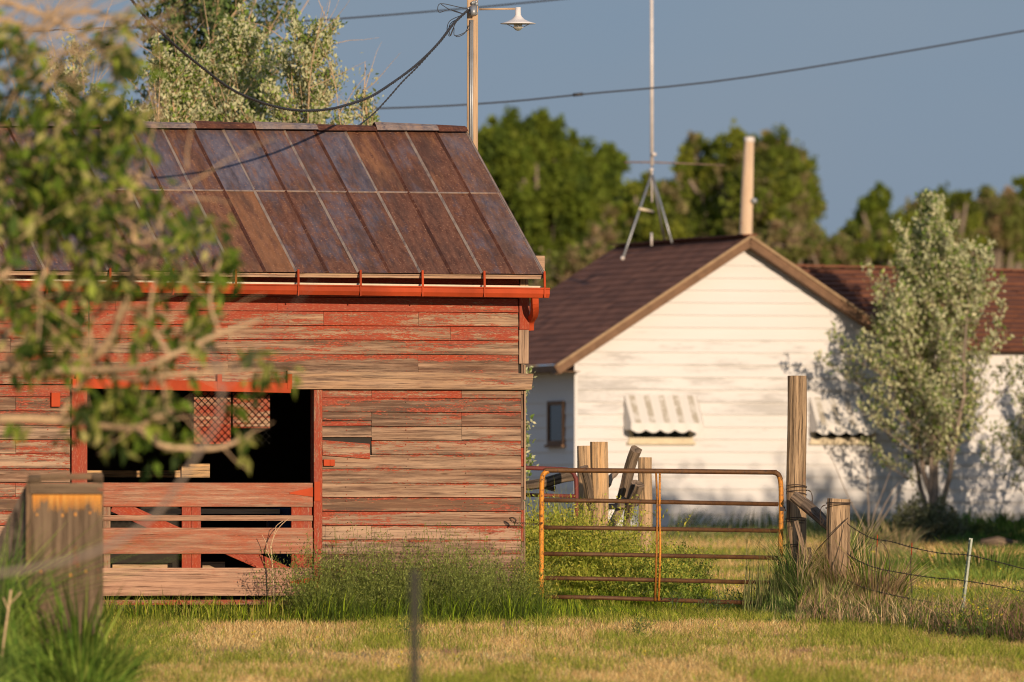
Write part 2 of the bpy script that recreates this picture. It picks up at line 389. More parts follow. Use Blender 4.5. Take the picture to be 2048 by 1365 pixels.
# mown turf in front
x, y = scatter(270000, 80, 116, seed=11); k = clear(x, y); x, y = x[k], y[k]
pn = vnoise(x, y/5.5, 1.1, 5)*.55+vnoise(x, y/4, .3, 6)*.45
px_ = pix(x, y)
gm = pn+np.where(y > 109.6, (y-109.6)*.11, 0)+np.where(px_ < 420, (420-px_)/1500, 0)+np.where(px_ > 1500, .07, 0)-.02
gm += np.where((y < 97) & (px_ < 1250), .05, 0)
isg = gm+rng.normal(size=len(x))*.13 > .70
red = (vnoise(x, y/5, .5, 9) > .86) & ~isg
col = np.where(isg[:, None], pal(GRN, len(x), 3, .3), pal(TAN, len(x), 4, .3)); col[red] = pal([(.34, .19, .13), (.42, .25, .17)], red.sum(), 5)
H = (.03+.055*rng.random(len(x)))*(1+.8*isg)
P = np.stack([x, y, gz(x, y)-.004], 1); W = .005+.003*rng.random(len(x))
x2, y2 = scatter(110000, 45, 170, mx=.17, seed=13); k = clear(x2, y2) & (abs(x2) > np.where(y2 < 80, 0, .0515*y2)); x2, y2 = x2[k], y2[k]
i2 = vnoise(x2, y2/3, 1.4, 5)+rng.normal(size=len(x2))*.1 > .55
P2 = np.stack([x2, y2, gz(x2, y2)-.004], 1); k2 = ~((y2 < 80) & (abs(x2) < .052*y2) & (y2 > 70)); P2, i2 = P2[k2], i2[k2]
col = np.concatenate([col, np.where(i2[:, None], pal(GRN, len(P2), 3, .3), pal(TAN, len(P2), 4, .3))]); P = np.concatenate([P, P2]); H = np.concatenate([H, .06+.06*rng.random(len(P2))]); W = np.concatenate([W, .014+.008*rng.random(len(P2))])
tag(fast_mesh('mown_grass', *blades(P, H, W, col, .9, .6, 2), 'grass'), 'short mown half-dry grass in front of the barn and gate', kind='stuff')
# meadow behind the gate up to the house
x, y = scatter(150000, 115, 168, seed=12); k = clear(x, y) & ((pix(x, y) > 1000)); x, y = x[k], y[k]
pn = vnoise(x, y, 2.5, 7)
isg = pn+rng.normal(size=len(x))*.13 > .40
col = np.where(isg[:, None], pal(GRN+[(.22, .26, .06)], len(x), 3), pal(TAN, len(x), 4))
H = (.05+.10*rng.random(len(x)))
P = np.stack([x, y, gz(x, y)-.004], 1)
tag(fast_mesh('meadow_grass', *blades(P, H, .008+.004*rng.random(len(x)), col, .7, .6, 2), 'grass'), 'green and tan meadow grass between the gate and the white house', kind='stuff')

# ================================================================== BARN
barn = thing('barn', BO, 'old red wooden barn with peeling paint, rusted metal roof and an open half door', 'barn', rz=BARN.a)
def U(px, py, v=0): return BARN.uw(px, py, v)
def LB(mb, u0, u1, w0, w1, v0, v1, tint, grain='x', du=0):
    """box in barn axes"""
    mb.box(((u0+u1)/2, (v0+v1)/2, (w0+w1)/2), abs(u1-u0), abs(v1-v0), abs(w1-w0), tint, grain)
UL = -7.6
oL = U(172, 870)[0]; oR = U(625, 870)[0]; oT = U(500, 776)[1]; fL = U(141, 870)[0]; fR = U(642, 870)[0]
dT = U(500, 966)[1]; dB = U(500, 1192)[1]
WT = U(900, 560)[1]
# sheathing with the door opening
mb = MB()
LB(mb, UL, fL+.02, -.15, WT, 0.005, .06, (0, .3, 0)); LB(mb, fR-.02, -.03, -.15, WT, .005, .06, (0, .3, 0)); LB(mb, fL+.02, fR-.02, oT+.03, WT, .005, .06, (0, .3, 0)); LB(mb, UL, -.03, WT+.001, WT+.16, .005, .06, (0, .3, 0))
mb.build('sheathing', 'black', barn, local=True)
# siding
row_h = .1415
w_top = U(850, 597)[1]; plank_t = U(850, 742)[1]; plank_b = U(850, 780)[1]
# (paint, tone, warm) per row
UP_ROWS = [(.72, .7, .3, [553, 230, 60]), (.44, .7, .25, [646, 836, 380]), (.44, .5, .2, [455, 120, 900]), (.22, .30, .15, [300, 20]), (.24, .15, .1, [455, 835, 90])]
LO_ROWS = [(.28, .05, .1), (.22, .0, .05), (.10, .6, .15), (.26, .6, .15), (.12, .65, .2), (.20, .45, .1), (.20, .6, .1), (.22, -.15, .15), (.24, .65, .1), (.20, .95, .1), (.04, .5, .0), (.04, .15, .0), (.10, .40, 0), (.14, .25, 0), (.1, .3, 0), (.1, .3, 0)]
mb = MB()
def siding_board(u0, u1, wb, wt, tint, tilt=0.0, out=.0):
    g = .0015; P = []
    u0 += g; u1 -= g
    for u, dz in ((u0, 0), (u1, tilt)):
        P += [(u, -.003-out, wb+dz+.0025), (u, -.027-out, wb+dz+.0025), (u, -.011-out, wt+dz), (u, -.001-out, wt+dz)]
    jit = rng.normal(size=3)*(.05, .10, .05)
    t = tuple(max(-.5, min(1.3, a+b)) for a, b in zip(tint, jit))
    mb.hexa([P[i] for i in range(4)]+[P[i+4] for i in range(4)], t, (1, 0, 0), (0, 0, 1), 10.0*random.randint(1, 30))
    for un in np.arange(math.ceil((u0+.05)/.62)*.62, u1, .62):
        for wq in (wb+.03, wt-.035):
            if rng.random() < .8: mb.box((un+rng.normal()*.008, -.0215-out, wq+rng.normal()*.004), .009, .010, .009, ((1.4, 0, 0), (0, -.8, 0))[int(rng.random() < .4)])
def row(wb, wt, tint, joints, segs):
    for (a, b) in segs:
        js = sorted([a]+[j for j in joints if a+.08 < j < b-.08]+[b])
        for i in range(len(js)-1): siding_board(js[i], js[i+1], wb, wt, tint)
cR = U(1037, 660)[0]
for i, (p, t, wm_, jx) in enumerate(UP_ROWS):
    wt = w_top-i*row_h
    wb = wt-row_h+.004 if i < 4 else plank_t-.03
    row(wb, wt, (p, t, wm_), [U(j, 600)[0] for j in jx], [(UL, U(178, 600)[0]-.012), (U(178, 600)[0], cR-.008)])
# strip above the gutter
row(w_top+.004, w_top+row_h, (1.1, .8, .3), [U(600, 600)[0], U(310, 600)[0]], [(UL, cR)])
row(w_top+row_h+.003, w_top+2*row_h-.02, (1.2, .8, .3), [], [(UL, cR)])
w0 = U(850, 797)[1]; jA = U(742, 850)[0]; jB = U(922, 850)[0]
cRl = U(1041, 900)[0]
row(w0, plank_b+.03, (.45, .5, .1), [jA, jB], [(UL, fL-.01), (fR+.006, cRl)])
for i, tt in enumerate(LO_ROWS):
    wt = w0-.003-i*row_h; wb = wt-row_h+.0045
    if wb < -.15: wb = -.2
    js = [jA, jB] if i < 3 else ([jA] if i == 3 else [])
    row(wb, wt, tt, [U(30, 900)[0]] if i % 3 == 0 else [], [(UL, fL-.01)])
    if i == 1 or i == 2:   # split and sprung short boards by the door
        row(wb, wt, tt, js, [(jA, cRl)])
        if i == 1:
            siding_board(fR+.006, jA, wb+.055, wt, tt); siding_board(fR+.006, jA, wb, wb+.045, (.5, .5, .1), tilt=.006)
        else:
            siding_board(fR+.006, jA, wb+.03, wt, tt)
    elif i == 3:
        row(wb, wt, tt, js, [(jA, cRl)]); siding_board(fR+.006, jA-.02, wb-.01, wt+.006, tt, tilt=-.035, out=.012)
    else: row(wb, wt, tt, [] if i != 9 else [jA], [(fR+.006, cRl)])
sid = mb.build('siding', 'siding_wood', barn, local=True)
# knee-high plank over the door and the red track
pl = MB()
u0, wA = U(570, 742); u1, wB = U(1062, 748); _, wC = U(570, 779); _, wD = U(1058, 780)
pl.hexa([(u0, -.03, wC), (u0, -.085, wC), (u0, -.085, wA), (u0, -.03, wA), (u1-.02, -.03, wD), (u1-.02, -.085, wD), (u1, -.085, wB), (u1, -.03, wB)], (.10, .62, .42), (1, 0, 0), (0, 0, 1))
u0, wA = U(-60, 742); u1, wB = U(569, 744)
pl.hexa([(u0, -.03, wA-.13), (u0, -.068, wA-.13), (u0, -.068, wA), (u0, -.03, wA), (u1, -.03, wB-.13), (u1, -.068, wB-.13), (u1, -.068, wB), (u1, -.03, wB)], (.42, .8, .3), (1, 0, 0), (0, 0, 1))
tag(pl.build('header_board', 'barn_wood', barn, .003, local=True), 'weathered bare header board nailed across the siding')
tr = MB(); u0, wa = U(138, 757); u1, wb = U(575, 766); _, wc = U(575, 787)
tr.hexa([(u0, -.07, wa-.10), (u0, -.13, wa-.10), (u0, -.13, wa-.005), (u0, -.07, wa-.005), (u1, -.07, wc), (u1, -.13, wc), (u1, -.13, wb-.003), (u1, -.07, wb-.003)], (1, .5, 0))
track = tr.build('sliding_door_track', 'red_paint', barn, .004, local=True)
for px in (150, 432, 572):
    b = MB(); u, w = U(px, 768); b.box((u, -.10, w+.02), .05, .072, .15, (1, .5, 0)); b.build('track_bracket', 'red_paint', track, .003, local=True)
# frames
for nm, a, b, t in (('door_frame', fL, oL, (.85, .8, .3)), ('door_frame', oR, fR, (.60, .85, .2))):
    f = MB(); LB(f, a, b, -.1, oT+(.02 if a < -3 else .0), -.052, .07, t, 'z'); f.build(nm, 'barn_wood', barn, .004, local=True)
f = MB(); u, w = U(655, 926); f.box((u, -.04, w), .115, .05, .065, (1, .5, 0)); f.box((u+.01, -.068, w), .01, .012, .06, (1, .2, 0)); f.build('door_catch', 'red_paint', barn, .003, local=True)
f = MB(); u, w = U(108, 800); f.box((u, -.045, w), .09, .05, .14, (1, .5, 0)); f.build('door_catch', 'red_paint', barn, .003, local=True)
# corner boards
f = MB(); a = cR; b = U(1057, 660)[0]; _, wm1 = U(1046, 660); _, wb1 = U(1046, 728)
LB(f, a, b, wm1, WT-.06, -.034, .06, (.72, .8, .25), 'z'); LB(f, a-.004, b-.008, wb1, wm1-.002, -.034, .06, (.08, .62, .1), 'z')
LB(f, a+.01, b-.01, WT-.06, WT+.02, -.03, .06, (0, 1, 1), 'z')
f.build('corner_board', 'barn_wood', barn, .003, local=True)
f = MB(); wl = wb1
for k_ in range(9):
    w2 = wl-.18-.14*rng.random(); LB(f, cRl+.001, cRl+.022+.006*rng.random(), w2, wl-.004, -.02, .05, (rng.choice([.9, .2, 0]), .4, 0), 'z'); wl = w2
    if wl < -.1: break
LB(f, cRl+.034, cRl+.05, U(1046, 1000)[1], wb1-.01, -.018, .09, (.02, .9, .2), 'z')
LB(f, cRl+.028, cRl+.044, -.2, U(1046, 1003)[1], -.022, .09, (.02, .8, .1), 'z')
f.build('corner_trim', 'barn_wood', barn, .002, local=True)
# other walls
f = MB(); VB = 4.5
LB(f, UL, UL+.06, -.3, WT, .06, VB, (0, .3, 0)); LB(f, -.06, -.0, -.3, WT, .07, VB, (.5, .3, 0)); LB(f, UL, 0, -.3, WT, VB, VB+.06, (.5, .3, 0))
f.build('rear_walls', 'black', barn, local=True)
# roof
ue, we = U(1088, 549, -.30)
lo, hi = 1.0, 4.0
for _ in range(40):
    vr = (lo+hi)/2
    if U(930, 262, vr)[0] > ue: hi = vr
    else: lo = vr
wr = U(930, 262, vr)[1]
VE = -.30; slope = (wr-we)/(vr-VE)
for uu in (UL+.02, -.03):
    g = MB(); g.hexa([(uu, .06, WT-.02), (uu, VB, WT-.02), (uu, vr+.01, wr-.06), (uu, vr-.01, wr-.06), (uu-.02, .06, WT-.02), (uu-.02, VB, WT-.02), (uu-.02, vr+.01, wr-.06), (uu-.02, vr-.01, wr-.06)], (.6, .4, 0), (0, 1, 0), (0, 0, 1))
    g.build('gable_wall', 'barn_wood', barn, local=True)
rf = MB()
def RP(u, t, lift=0.0):                 # t 0 eave .. 1 ridge
    return Vector((u, VE+(vr-VE)*t-lift*.54, we+(wr-we)*t+lift*.84))
sl = math.hypot(vr-VE, wr-we)
sp = (U(1085, 549, VE)[0]-U(465, 549, VE)[0])/10.0
tj = None
lo, hi = .2, .9
for _ in range(30):
    m_ = (lo+hi)/2; p = RP(ue-1, m_); Pw = BO+BARN.U*p.x+BARN.V*p.y+Vector((0, 0, p.z)); d = Pw-CAM
    yy = 682.5-F*(d.dot(UP)/d.dot(FW))
    if yy > 386: lo = m_
    else: hi = m_
tj = (lo+hi)/2
RUST = [.72, .98, .75, .95, .50, .70, .60, .62, .45, .78, .55, .5, .4, .6, .5, .7, .4, .5, .6, .5, .6, .5, .4, .5, .6]
RUSTL = [.62, .70, 1.0, .78, .70, .58, .60, .62, .95, 1.0, .62, .58, .60, .6, .5, .6, .6, .6, .5, .5, .6, .6, .6, .6, .6]
ORG = [.0, .25, .1, .45, .25, .15, .3, .3, .2, .35, .2, .3, .35, .4, .3, .3, .3]
ORGL = [.05, .2, .1, .1, .05, .1, .05, .1, .65, .5, .0, .1, .1, .1, .1, .1, .1]
npan = int((ue-UL)/sp)+2
for i in range(npan):
    ub = ue-i*sp; ua = ub-sp
    rr = random.random()*9
    for (t0, t1, A, Bq) in ((0, tj, RUSTL, ORGL), (tj, 1, RUST, ORG)):
        r_ = A[i % 25]*.95-(.05 if t0 == 0 else .20); og = Bq[i] if i < len(Bq) else .1
        n_ = 3
        for k_ in range(n_):
            s0 = t0+(t1-t0)*k_/n_; s1 = t0+(t1-t0)*(k_+1)/n_; lf = .004 if t0 > 0 else 0
            bow = [.004*math.sin(i*1.7+k_), .004*math.sin(i*1.7+k_+1)]
            P = [RP(ua, s0, lf+bow[0]), RP(ub, s0, lf+bow[0]), RP(ub, s1, lf+bow[1]), RP(ua, s1, lf+bow[1])]
            b_ = len(rf.v); rf.v.extend(P)
            rf.face([b_, b_+1, b_+2, b_+3], [(rr, s0*sl+rr), (rr+sp, s0*sl+rr), (rr+sp, s1*sl+rr), (rr, s1*sl+rr)], (max(0, r_), og, .06 if i else .12))
    # seam rib
    for (t0, t1) in ((0, tj-.003), (tj+.003, 1)):
        major = i % 2 == 0
        wdt, hgt = (.017, .022) if major else (.020, .024)
        a0, b0, c0 = RP(ub-wdt, t0, .001), RP(ub+wdt, t0, .001), RP(ub, t0, hgt)
        a1, b1, c1 = RP(ub-wdt, t1, .001), RP(ub+wdt, t1, .001), RP(ub, t1, hgt)
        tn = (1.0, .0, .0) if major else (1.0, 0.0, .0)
        tn2 = (.3, .1, 1.0) if major else (1.0, .0, .0)  # left face light, right face dark: seam shading put into the tint
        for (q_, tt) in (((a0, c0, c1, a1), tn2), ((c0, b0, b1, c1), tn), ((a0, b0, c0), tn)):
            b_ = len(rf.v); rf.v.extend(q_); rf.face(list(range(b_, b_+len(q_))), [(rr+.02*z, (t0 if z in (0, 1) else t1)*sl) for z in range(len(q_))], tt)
# cross joint fold
a0 = RP(UL-.2, tj-.004, .006); b0 = RP(ue, tj-.004, .006)
rf.hexa([RP(UL-.2, tj-.004, .002), RP(UL-.2, tj-.004, .010), RP(UL-.2, tj+.003, .010), RP(UL-.2, tj+.003, .002), RP(ue, tj-.004, .002), RP(ue, tj-.004, .010), RP(ue, tj+.003, .010), RP(ue, tj+.003, .002)], (.4, .3, .6), (1, 0, 0), (0, 0, 1))
# back slope, rake edge and underside
bk = [(UL-.2, vr, wr), (ue, vr, wr), (ue, 2*vr-VE, we), (UL-.2, 2*vr-VE, we)]
rf.poly(bk[::-1], (.7, .2, 0)); rf.poly([(p[0], p[1], p[2]-.03) for p in bk], (.7, .2, 0))
un = [RP(UL-.2, 0, -.03), RP(ue, 0, -.03), RP(ue, 1, -.03), RP(UL-.2, 1, -.03)]; rf.poly(un[::-1], (.8, 0, 0))
rf.hexa([RP(ue-.012, 0, -.045), RP(ue+.012, 0, -.045), RP(ue+.012, 0, .012), RP(ue-.012, 0, .012), RP(ue-.012, 1, -.045), RP(ue+.012, 1, -.045), RP(ue+.012, 1, .012), RP(ue-.012, 1, .012)], (.35, .1, .25), (0, 1, 0), (0, 0, 1))
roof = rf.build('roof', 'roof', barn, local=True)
# ridge cap in lapped lengths
uc = ue; i = 0
while uc > UL-.2:
    L_ = sp*(2.0 if i % 2 else 1.9)*(.5 if i == 0 else 1)*1.02; h0 = .012*math.sin(i*2.1)+.01*(i % 2)+.006
    c = MB(); un_ = uc-L_
    for sgn in (-1, 1):
        A_ = [Vector((un_, vr, wr+.055+h0)), Vector((uc, vr, wr+.045+h0*.6)), Vector((uc, vr+sgn*.12, wr-.012+h0*.3)), Vector((un_, vr+sgn*.12, wr-.016+h0*.3))]
        m0 = [(A_[0]+A_[3])/2+Vector((0, 0, .012)), (A_[1]+A_[2])/2+Vector((0, 0, .012))]
        for qq in ((A_[0], A_[1], m0[1], m0[0]), (m0[0], m0[1], A_[2], A_[3])):
            b_ = len(c.v); c.v.extend(qq); c.face([b_, b_+1, b_+2, b_+3] if sgn > 0 else [b_+3, b_+2, b_+1, b_], [(0, i), (.5, i), (.5, i+.15), (0, i+.15)], ((.95, .2, 0), (.35, .2, .5))[i % 2] if sgn < 0 else (.8, .1, 0), False)
    c.poly([(un_, vr-.13, wr-.02), (un_, vr, wr+.06+h0), (un_, vr-.03, wr+.02)], (.9, .2, 0))
    c.build('ridge_cap', 'roof', roof, local=True)
    uc = un_; i += 1
# eave trim, gutter, straps
f = MB(); LB(f, UL, ue-.01, we-.048, we-.008, VE+.02, VE+.05, (.10, .95, .35)); f.build('eave_trim', 'barn_wood', barn, .002, local=True)
f = MB(); u, w = U(1078, 529, .12)
f.box((u-.02, .12, w), .15, .03, .17, (.05, .9, .2)); f.build('verge_board_end', 'barn_wood', barn, local=True)
ug = U(1100, 585, -.42)[0]; wg1 = U(1095, 576, -.42)[1]; wg0 = U(1095, 595, -.42)[1]
gt = MB()
prof = [(-.30, 0), (-.30, -.10), (-.39, -.10), (-.415, -.06), (-.415, -.018), (-.425, -.012), (-.425, 0)]
pin = [(-.418, 0), (-.410, -.02), (-.385, -.092), (-.306, -.092), (-.306, 0)]
dz = .045
def gline(v, w, u): return Vector((u, v, wg1+w+dz*(ug-u)/7.6))
for k_ in range(len(prof)-1):
    q_ = [gline(*prof[k_], UL), gline(*prof[k_], ug), gline(*prof[k_+1], ug), gline(*prof[k_+1], UL)]
    gt.poly(q_[::-1])
gt.poly([gline(*p, ug) for p in prof])
gut = gt.build('gutter', 'red_paint', barn, local=True)
gi = MB()
gi.hexa([gline(-.307, -.03, UL), gline(-.311, -.03, UL), gline(-.311, .020, UL), gline(-.307, .020, UL), gline(-.307, -.03, ug-.05), gline(-.311, -.03, ug-.05), gline(-.311, .020, ug-.05), gline(-.307, .020, ug-.05)], (0, .9, 0))
gi.build('gutter_inner_lip', 'cream', gut, local=True)
for k_ in range(10):
    us_ = ue-.02-k_*sp*2 if k_ else ue-.035
    s_ = MB(); s_.hexa([(us_+.022, VE-.01, we-.0), (us_+.042, VE-.01, we-.0), (us_+.042, VE-.03, we+.03), (us_+.022, VE-.03, we+.03),
        (us_-.011, -.428, wg1-.0), (us_+.011, -.428, wg1-.0), (us_+.011, -.44, wg1+.01), (us_-.011, -.44, wg1+.01)])
    s_.box((us_, -.43, wg1-.045), .012, .012, .1); s_.build('gutter_strap', 'red_paint', gut, local=True)
    if us_ < UL+1: break
ds = MB(); pts = []
for px, py, v in ((1069, 590, -.34), (1069.5, 612, -.30), (1068, 630, -.16), (1061, 642, .0), (1060, 660, .04)):
    u, w = U(px, py, v); pts.append(Vector((u, v, w)))
pts = smooth_path(pts, 4)
for i in range(len(pts)-1): ds.bar(pts[i], pts[i+1]+(pts[i+1]-pts[i])*.1, .065, .055, up=(0, 1, 0), tint=(1, .5, 0))
ds.build('downspout', 'red_paint', barn, local=True)
# half door
dd = MB(); rows_d = [((966, 1014), (.72, .6, .1)), ((1056, 1108), (.62, .6, .1)), ((1136, 1192), (.22, .8, .1))]
dl = U(150, 1000)[0]; dr = oR-.015
for (a, b), t in rows_d:
    wt, wb = U(450, a)[1], U(450, b)[1]
    LB(dd, dl, dr, wb, wt, -.062, -.036, t)
wt, wb = U(450, 1031)[1], U(450, 1042)[1]; LB(dd, dl, dr, wb, wt, -.060, -.036, (.35, .55, .2))
door = dd.build('half_door', 'door_wood', barn, .003, local=True); door['label'] = 'slatted half door of three wide faded red planks'
for a, b, t in ((205, 219, (.3, .8, .2)), (362, 381, (.95, .9, .1)), (381.4, 400, (.9, .9, .1)), (581, 622, (.72, .95, .1))):
    m = MB(); LB(m, U(a, 1060)[0], min(dr, U(b, 1060)[0]), dB+.01, dT-.01, -.034, -.008, t, 'z'); m.build('batten', 'barn_wood', door, .002, local=True)
for (x0, y0, x1, y1) in ((225, 1010, 360, 1072), (400, 1072, 600, 1160)):
    m = MB(); a = U(x0, y0); b = U(x1, y1); m.bar((a[0], -.02, a[1]), (b[0], -.02, b[1]), .14, .022, up=(0, 1, 0), tint=(1.0, .8, .1)); m.build('brace', 'barn_wood', door, .002, local=True)
for (yy, hh) in ((985, 1), (1163, .8)):
    m = MB(); t = U(575, yy+2); a = U(622, yy-10*hh); b = U(622, yy+9*hh); v = -.068
    m.hexa([(t[0], -.063, t[1]-.006), (t[0], -.070, t[1]-.006), (t[0], -.070, t[1]+.006), (t[0], -.063, t[1]+.006), (b[0], -.063, b[1]), (b[0], -.070, b[1]), (a[0], -.070, a[1]), (a[0], -.063, a[1])][0:8], (1, .5, 0))
    if hh == 1: c = U(630, yy-2); m.box((c[0]+.005, -.058, c[1]), .062, .012, .19, (1, .5, 0))
    else:
        c = U(627, yy); e = U(650, yy+1)
        m.hexa([(c[0], -.055, c[1]-.04), (c[0], -.064, c[1]-.04), (c[0], -.064, c[1]+.04), (c[0], -.055, c[1]+.04), (e[0], -.055, e[1]-.01), (e[0], -.064, e[1]-.01), (e[0], -.064, e[1]+.01), (e[0], -.055, e[1]+.01)], (1, .5, 0))
    m.build('hinge', 'red_paint', door, local=True)
f = MB(); LB(f, fL, fR, U(450, 1210)[1], U(450, 1200)[1], -.03, .05, (.4, .4, .1)); f.build('sill_board', 'barn_wood', barn, local=True)
# inside the opening: partition boards cut to the sunlit patches' outline, behind chain link
pn_ = MB(); vq = .14
for (a, b, ytop, ybot) in ((388, 462, 770, 889), (466, 540, 770, 857)):
    yb = ytop; tts = [(.9, .9, 0), (.5, .9, .3), (.62, 1, .5), (.4, .9, .3), (.9, .9, .2), (1.0, .9, 0)]
    ks = 0
    while yb < ybot-2:
        y2 = min(yb+21, ybot); u0 = U(a, yb, vq)[0]; u1 = U(b, yb, vq)[0]; LB(pn_, u0, u1, U(a, y2, vq)[1]+.002, U(a, yb, vq)[1], vq, vq+.02, tts[ks % 6]); ks += 1; yb = y2
pn_.build('inner_board_panel', 'barn_wood', barn, local=True)
cl = MB(); vq = .13; u0, w1_ = U(388, 772, vq); u1, w0_ = U(541, 889, vq); stp = .070
ww = w1_-w0_; uu_ = u1-u0; k_ = -int(ww/stp)-1
while k_*stp < uu_+ww:
    for sg in (1, -1):
        # diagonal wires clipped to the rectangle
        if sg == 1: p = (u0+k_*stp, w0_); d = (1, 1)
        else: p = (u0+k_*stp, w1_); d = (1, -1)
        s0 = max(0, u0-p[0]); s1 = min(ww, u1-p[0])
        if s1-s0 > .02:
            A_ = Vector((p[0]+s0, vq+.003*sg, p[1]+s0*d[1])); B_ = Vector((p[0]+s1, vq+.003*sg, p[1]+s1*d[1])); cl.tube([A_, B_], .0036, 4, cap=False)
    k_ += 1
cl.build('chain_link_mesh', 'black_wire', barn, local=True)
f = MB(); a = U(190, 955, 3.3); b = U(417, 930, 3.3)
LB(f, a[0]-2, b[0]-.18, a[1]-.0, a[1]+.07, 3.3, 3.42, (0, .7, .9)); LB(f, b[0]-.3, b[0], a[1], b[1]+.01, 3.25, 3.40, (0, .8, .8)); f.build('inner_beam', 'post_wood', barn, local=True)
f = MB()
for (x0, x1, y0, y1, v, t) in ((215, 560, 1018, 1028, .5, (0, 1, .6)), (225, 345, 1126, 1140, .45, (0, 1, .8)), (405, 450, 1124, 1137, .5, (0, 1, .8)), (215, 430, 1070, 1076, .8, (0, .6, .2))):
    a = U(x0, y1, v); b = U(x1, y0, v); LB(f, a[0], b[0], a[1], b[1], v, v+.05, t)
f.build('inner_rail', 'tan_wood', barn, local=True)
# blue drum standing inside the barn
dc = U(583, 1130, .75); pw = BO+BARN.U*dc[0]+BARN.V*.75; pw.z = BO.z-.0
dr_ = MB(); hh = U(583, 1016, .75)[1]
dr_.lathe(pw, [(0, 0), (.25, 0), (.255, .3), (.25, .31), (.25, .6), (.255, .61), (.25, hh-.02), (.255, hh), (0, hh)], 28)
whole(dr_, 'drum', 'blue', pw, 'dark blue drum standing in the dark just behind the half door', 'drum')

# ================================================================== UTILITY POLE, YARD LIGHT AND CABLES BEHIND THE BARN
YP = 117.6
pb = on_ground(944, YP)
pole = thing('utility_pole', pb, 'square-sided wooden utility pole rising behind the barn roof with grey conduits', 'utility pole')
m = MB(); m.bar(pb-Vector((0, 0, .3)), at(944+1, -60, YP), .115, .115, up=(0, 1, 0), tint=(0, .8, .4)); m.build('post', 'tan_wood', pole, .006)
for dx, r_ in ((-2.5, .012), (1.0, .011)):
    m = MB(); a = at(944+dx, 40, YP-.075); b_ = at(943+dx, 400, YP-.075); m.tube([a, b_], r_, 10); m.build('conduit', 'galv', pole)
m = MB(); m.bar(at(936, 30, YP-.03), at(935.5, 420, YP-.03), .022, .05, up=(0, 1, 0)); m.build('ground_wire_guard', 'cable', pole)
m = MB(); c = at(947, 22, YP-.11); m.tube([c+Vector((0, .06, -.03)), c+Vector((0, .0, .03)), c+Vector((0, -.06, -.0)), c+Vector((0, -.07, -.05))], [.035, .04, .036, .03], 10); m.build('weatherhead', 'galv', pole)
m = MB()
for k_ in range(10):
    c = at(936+random.random()*18, 2+random.random()*26, YP-.09); m.lathe(c, [(0, .02), (.014, .012), (.016, 0), (.012, -.014), (0, -.02)], 8)
m.build('insulator', 'galv', pole)
for i, pp in enumerate([[(934, 18), (915, 14), (880, 8), (878, 25), (900, 20), (926, 28)], [(926, 30), (900, 42), (894, 60), (899, 73), (905, 60), (915, 40), (930, 24)], [(922, 36), (905, 44), (898, 55), (901, 72), (908, 56), (910, 72), (935, 62), (940, 48)], [(941, 44), (930, 66), (916, 74), (910, 71)], [(882, 9), (900, 20), (924, 28)]]):
    m = MB(); m.tube(smooth_path([at(x_, y_, YP-.12+random.uniform(-.05, .02)) for x_, y_ in pp], 5), .0042, 5); m.build('wire_loop', 'cable', pole)
# yard light
lb = at(958, 19, YP-.06); yl = thing('yard_light', lb, 'white enamel yard light with a wide shade on the arm of the wooden pole', 'lamp')
m = MB(); m.tube([lb, at(1030, 18, YP-.06)], .011, 8); m.build('arm', 'tan_wood', yl)
m = MB(); c = at(1036, 48, YP-.06); S = 1/ (F/YP)
m.lathe(c, [(5*S, 33*S), (5.6*S, 33*S), (5.8*S, 18*S), (8*S, 14*S), (14*S, 8.5*S), (24*S, 4*S), (35.5*S, 0.6*S), (35.5*S, -.3*S), (34*S, -.3*S), (23*S, 2.5*S), (8*S, 8*S), (5*S, 12*S)], 40)
m.lathe(c, [(0, 33*S), (5*S, 33*S)], 24)
m.build('lamp_shade', 'white_metal', yl)
gb = NT('clear_bulb_glass'); gb.b.inputs['Transmission Weight'].default_value = .75; MAT['bulb'] = gb.end((.80, .78, .68), .08, 0, .5)
m = MB(); m.lathe(c, [(5*S, 4*S), (8*S, 0), (9.3*S, -5*S), (8*S, -10*S), (4.5*S, -13.3*S), (0, -14.2*S)], 20); m.build('bulb', 'bulb', yl)
m = MB()
for th in (0, math.pi*.5, math.pi, math.pi*1.5):
    d_ = Vector((math.cos(th), math.sin(th), 0)); m.tube([c+d_*24*S, c+d_*10*S+Vector((0, 0, -7*S)), c+d_*7*S+Vector((0, 0, -9*S))], .0035, 4)
m.lathe(c+Vector((0, 0, -8*S)), [(9.6*S, .3*S), (9.9*S, -.3*S), (9.4*S, -.3*S)], 20); m.build('bulb_guard', 'pale_metal', yl)

def twisted(path, r, R_, pitch, n=3, tint=(0, .5, 0)):
    m = MB(); path = [Vector(p) for p in path]; L = [0]
    for i in range(1, len(path)): L.append(L[-1]+(path[i]-path[i-1]).length)
    tot = L[-1]; N = max(8, int(tot/pitch*7)); ss = np.linspace(0, tot, N)
    xyz = np.array([[p.x, p.y, p.z] for p in path]); c = np.stack([np.interp(ss, L, xyz[:, i]) for i in range(3)], 1)
    for k in range(n):
        pts = []
        for i in range(N):
            d = Vector(c[min(i+1, N-1)]-c[max(i-1, 0)]).normalized(); a = d.cross(Vector((0, 1, 0))).normalized(); b = d.cross(a); th = 2*math.pi*(ss[i]/pitch+k/n)
            pts.append(Vector(c[i])+a*math.cos(th)*R_+b*math.sin(th)*R_)
        m.tube(pts, r, 5, tint)
    return m
cp = [(200, -80), (240, -28), (263, 0), (290, 34), (325, 68), (359, 99), (410, 140), (461, 178), (513, 202), (564, 217), (608, 222), (658, 219), (702, 208), (743, 193), (784, 167), (825, 137), (856, 109), (883, 80), (907, 48), (937, 20)]
path = smooth_path([at(x_, y_, YP-.1-(940-x_)/340*4.9) for x_, y_ in cp], 4)
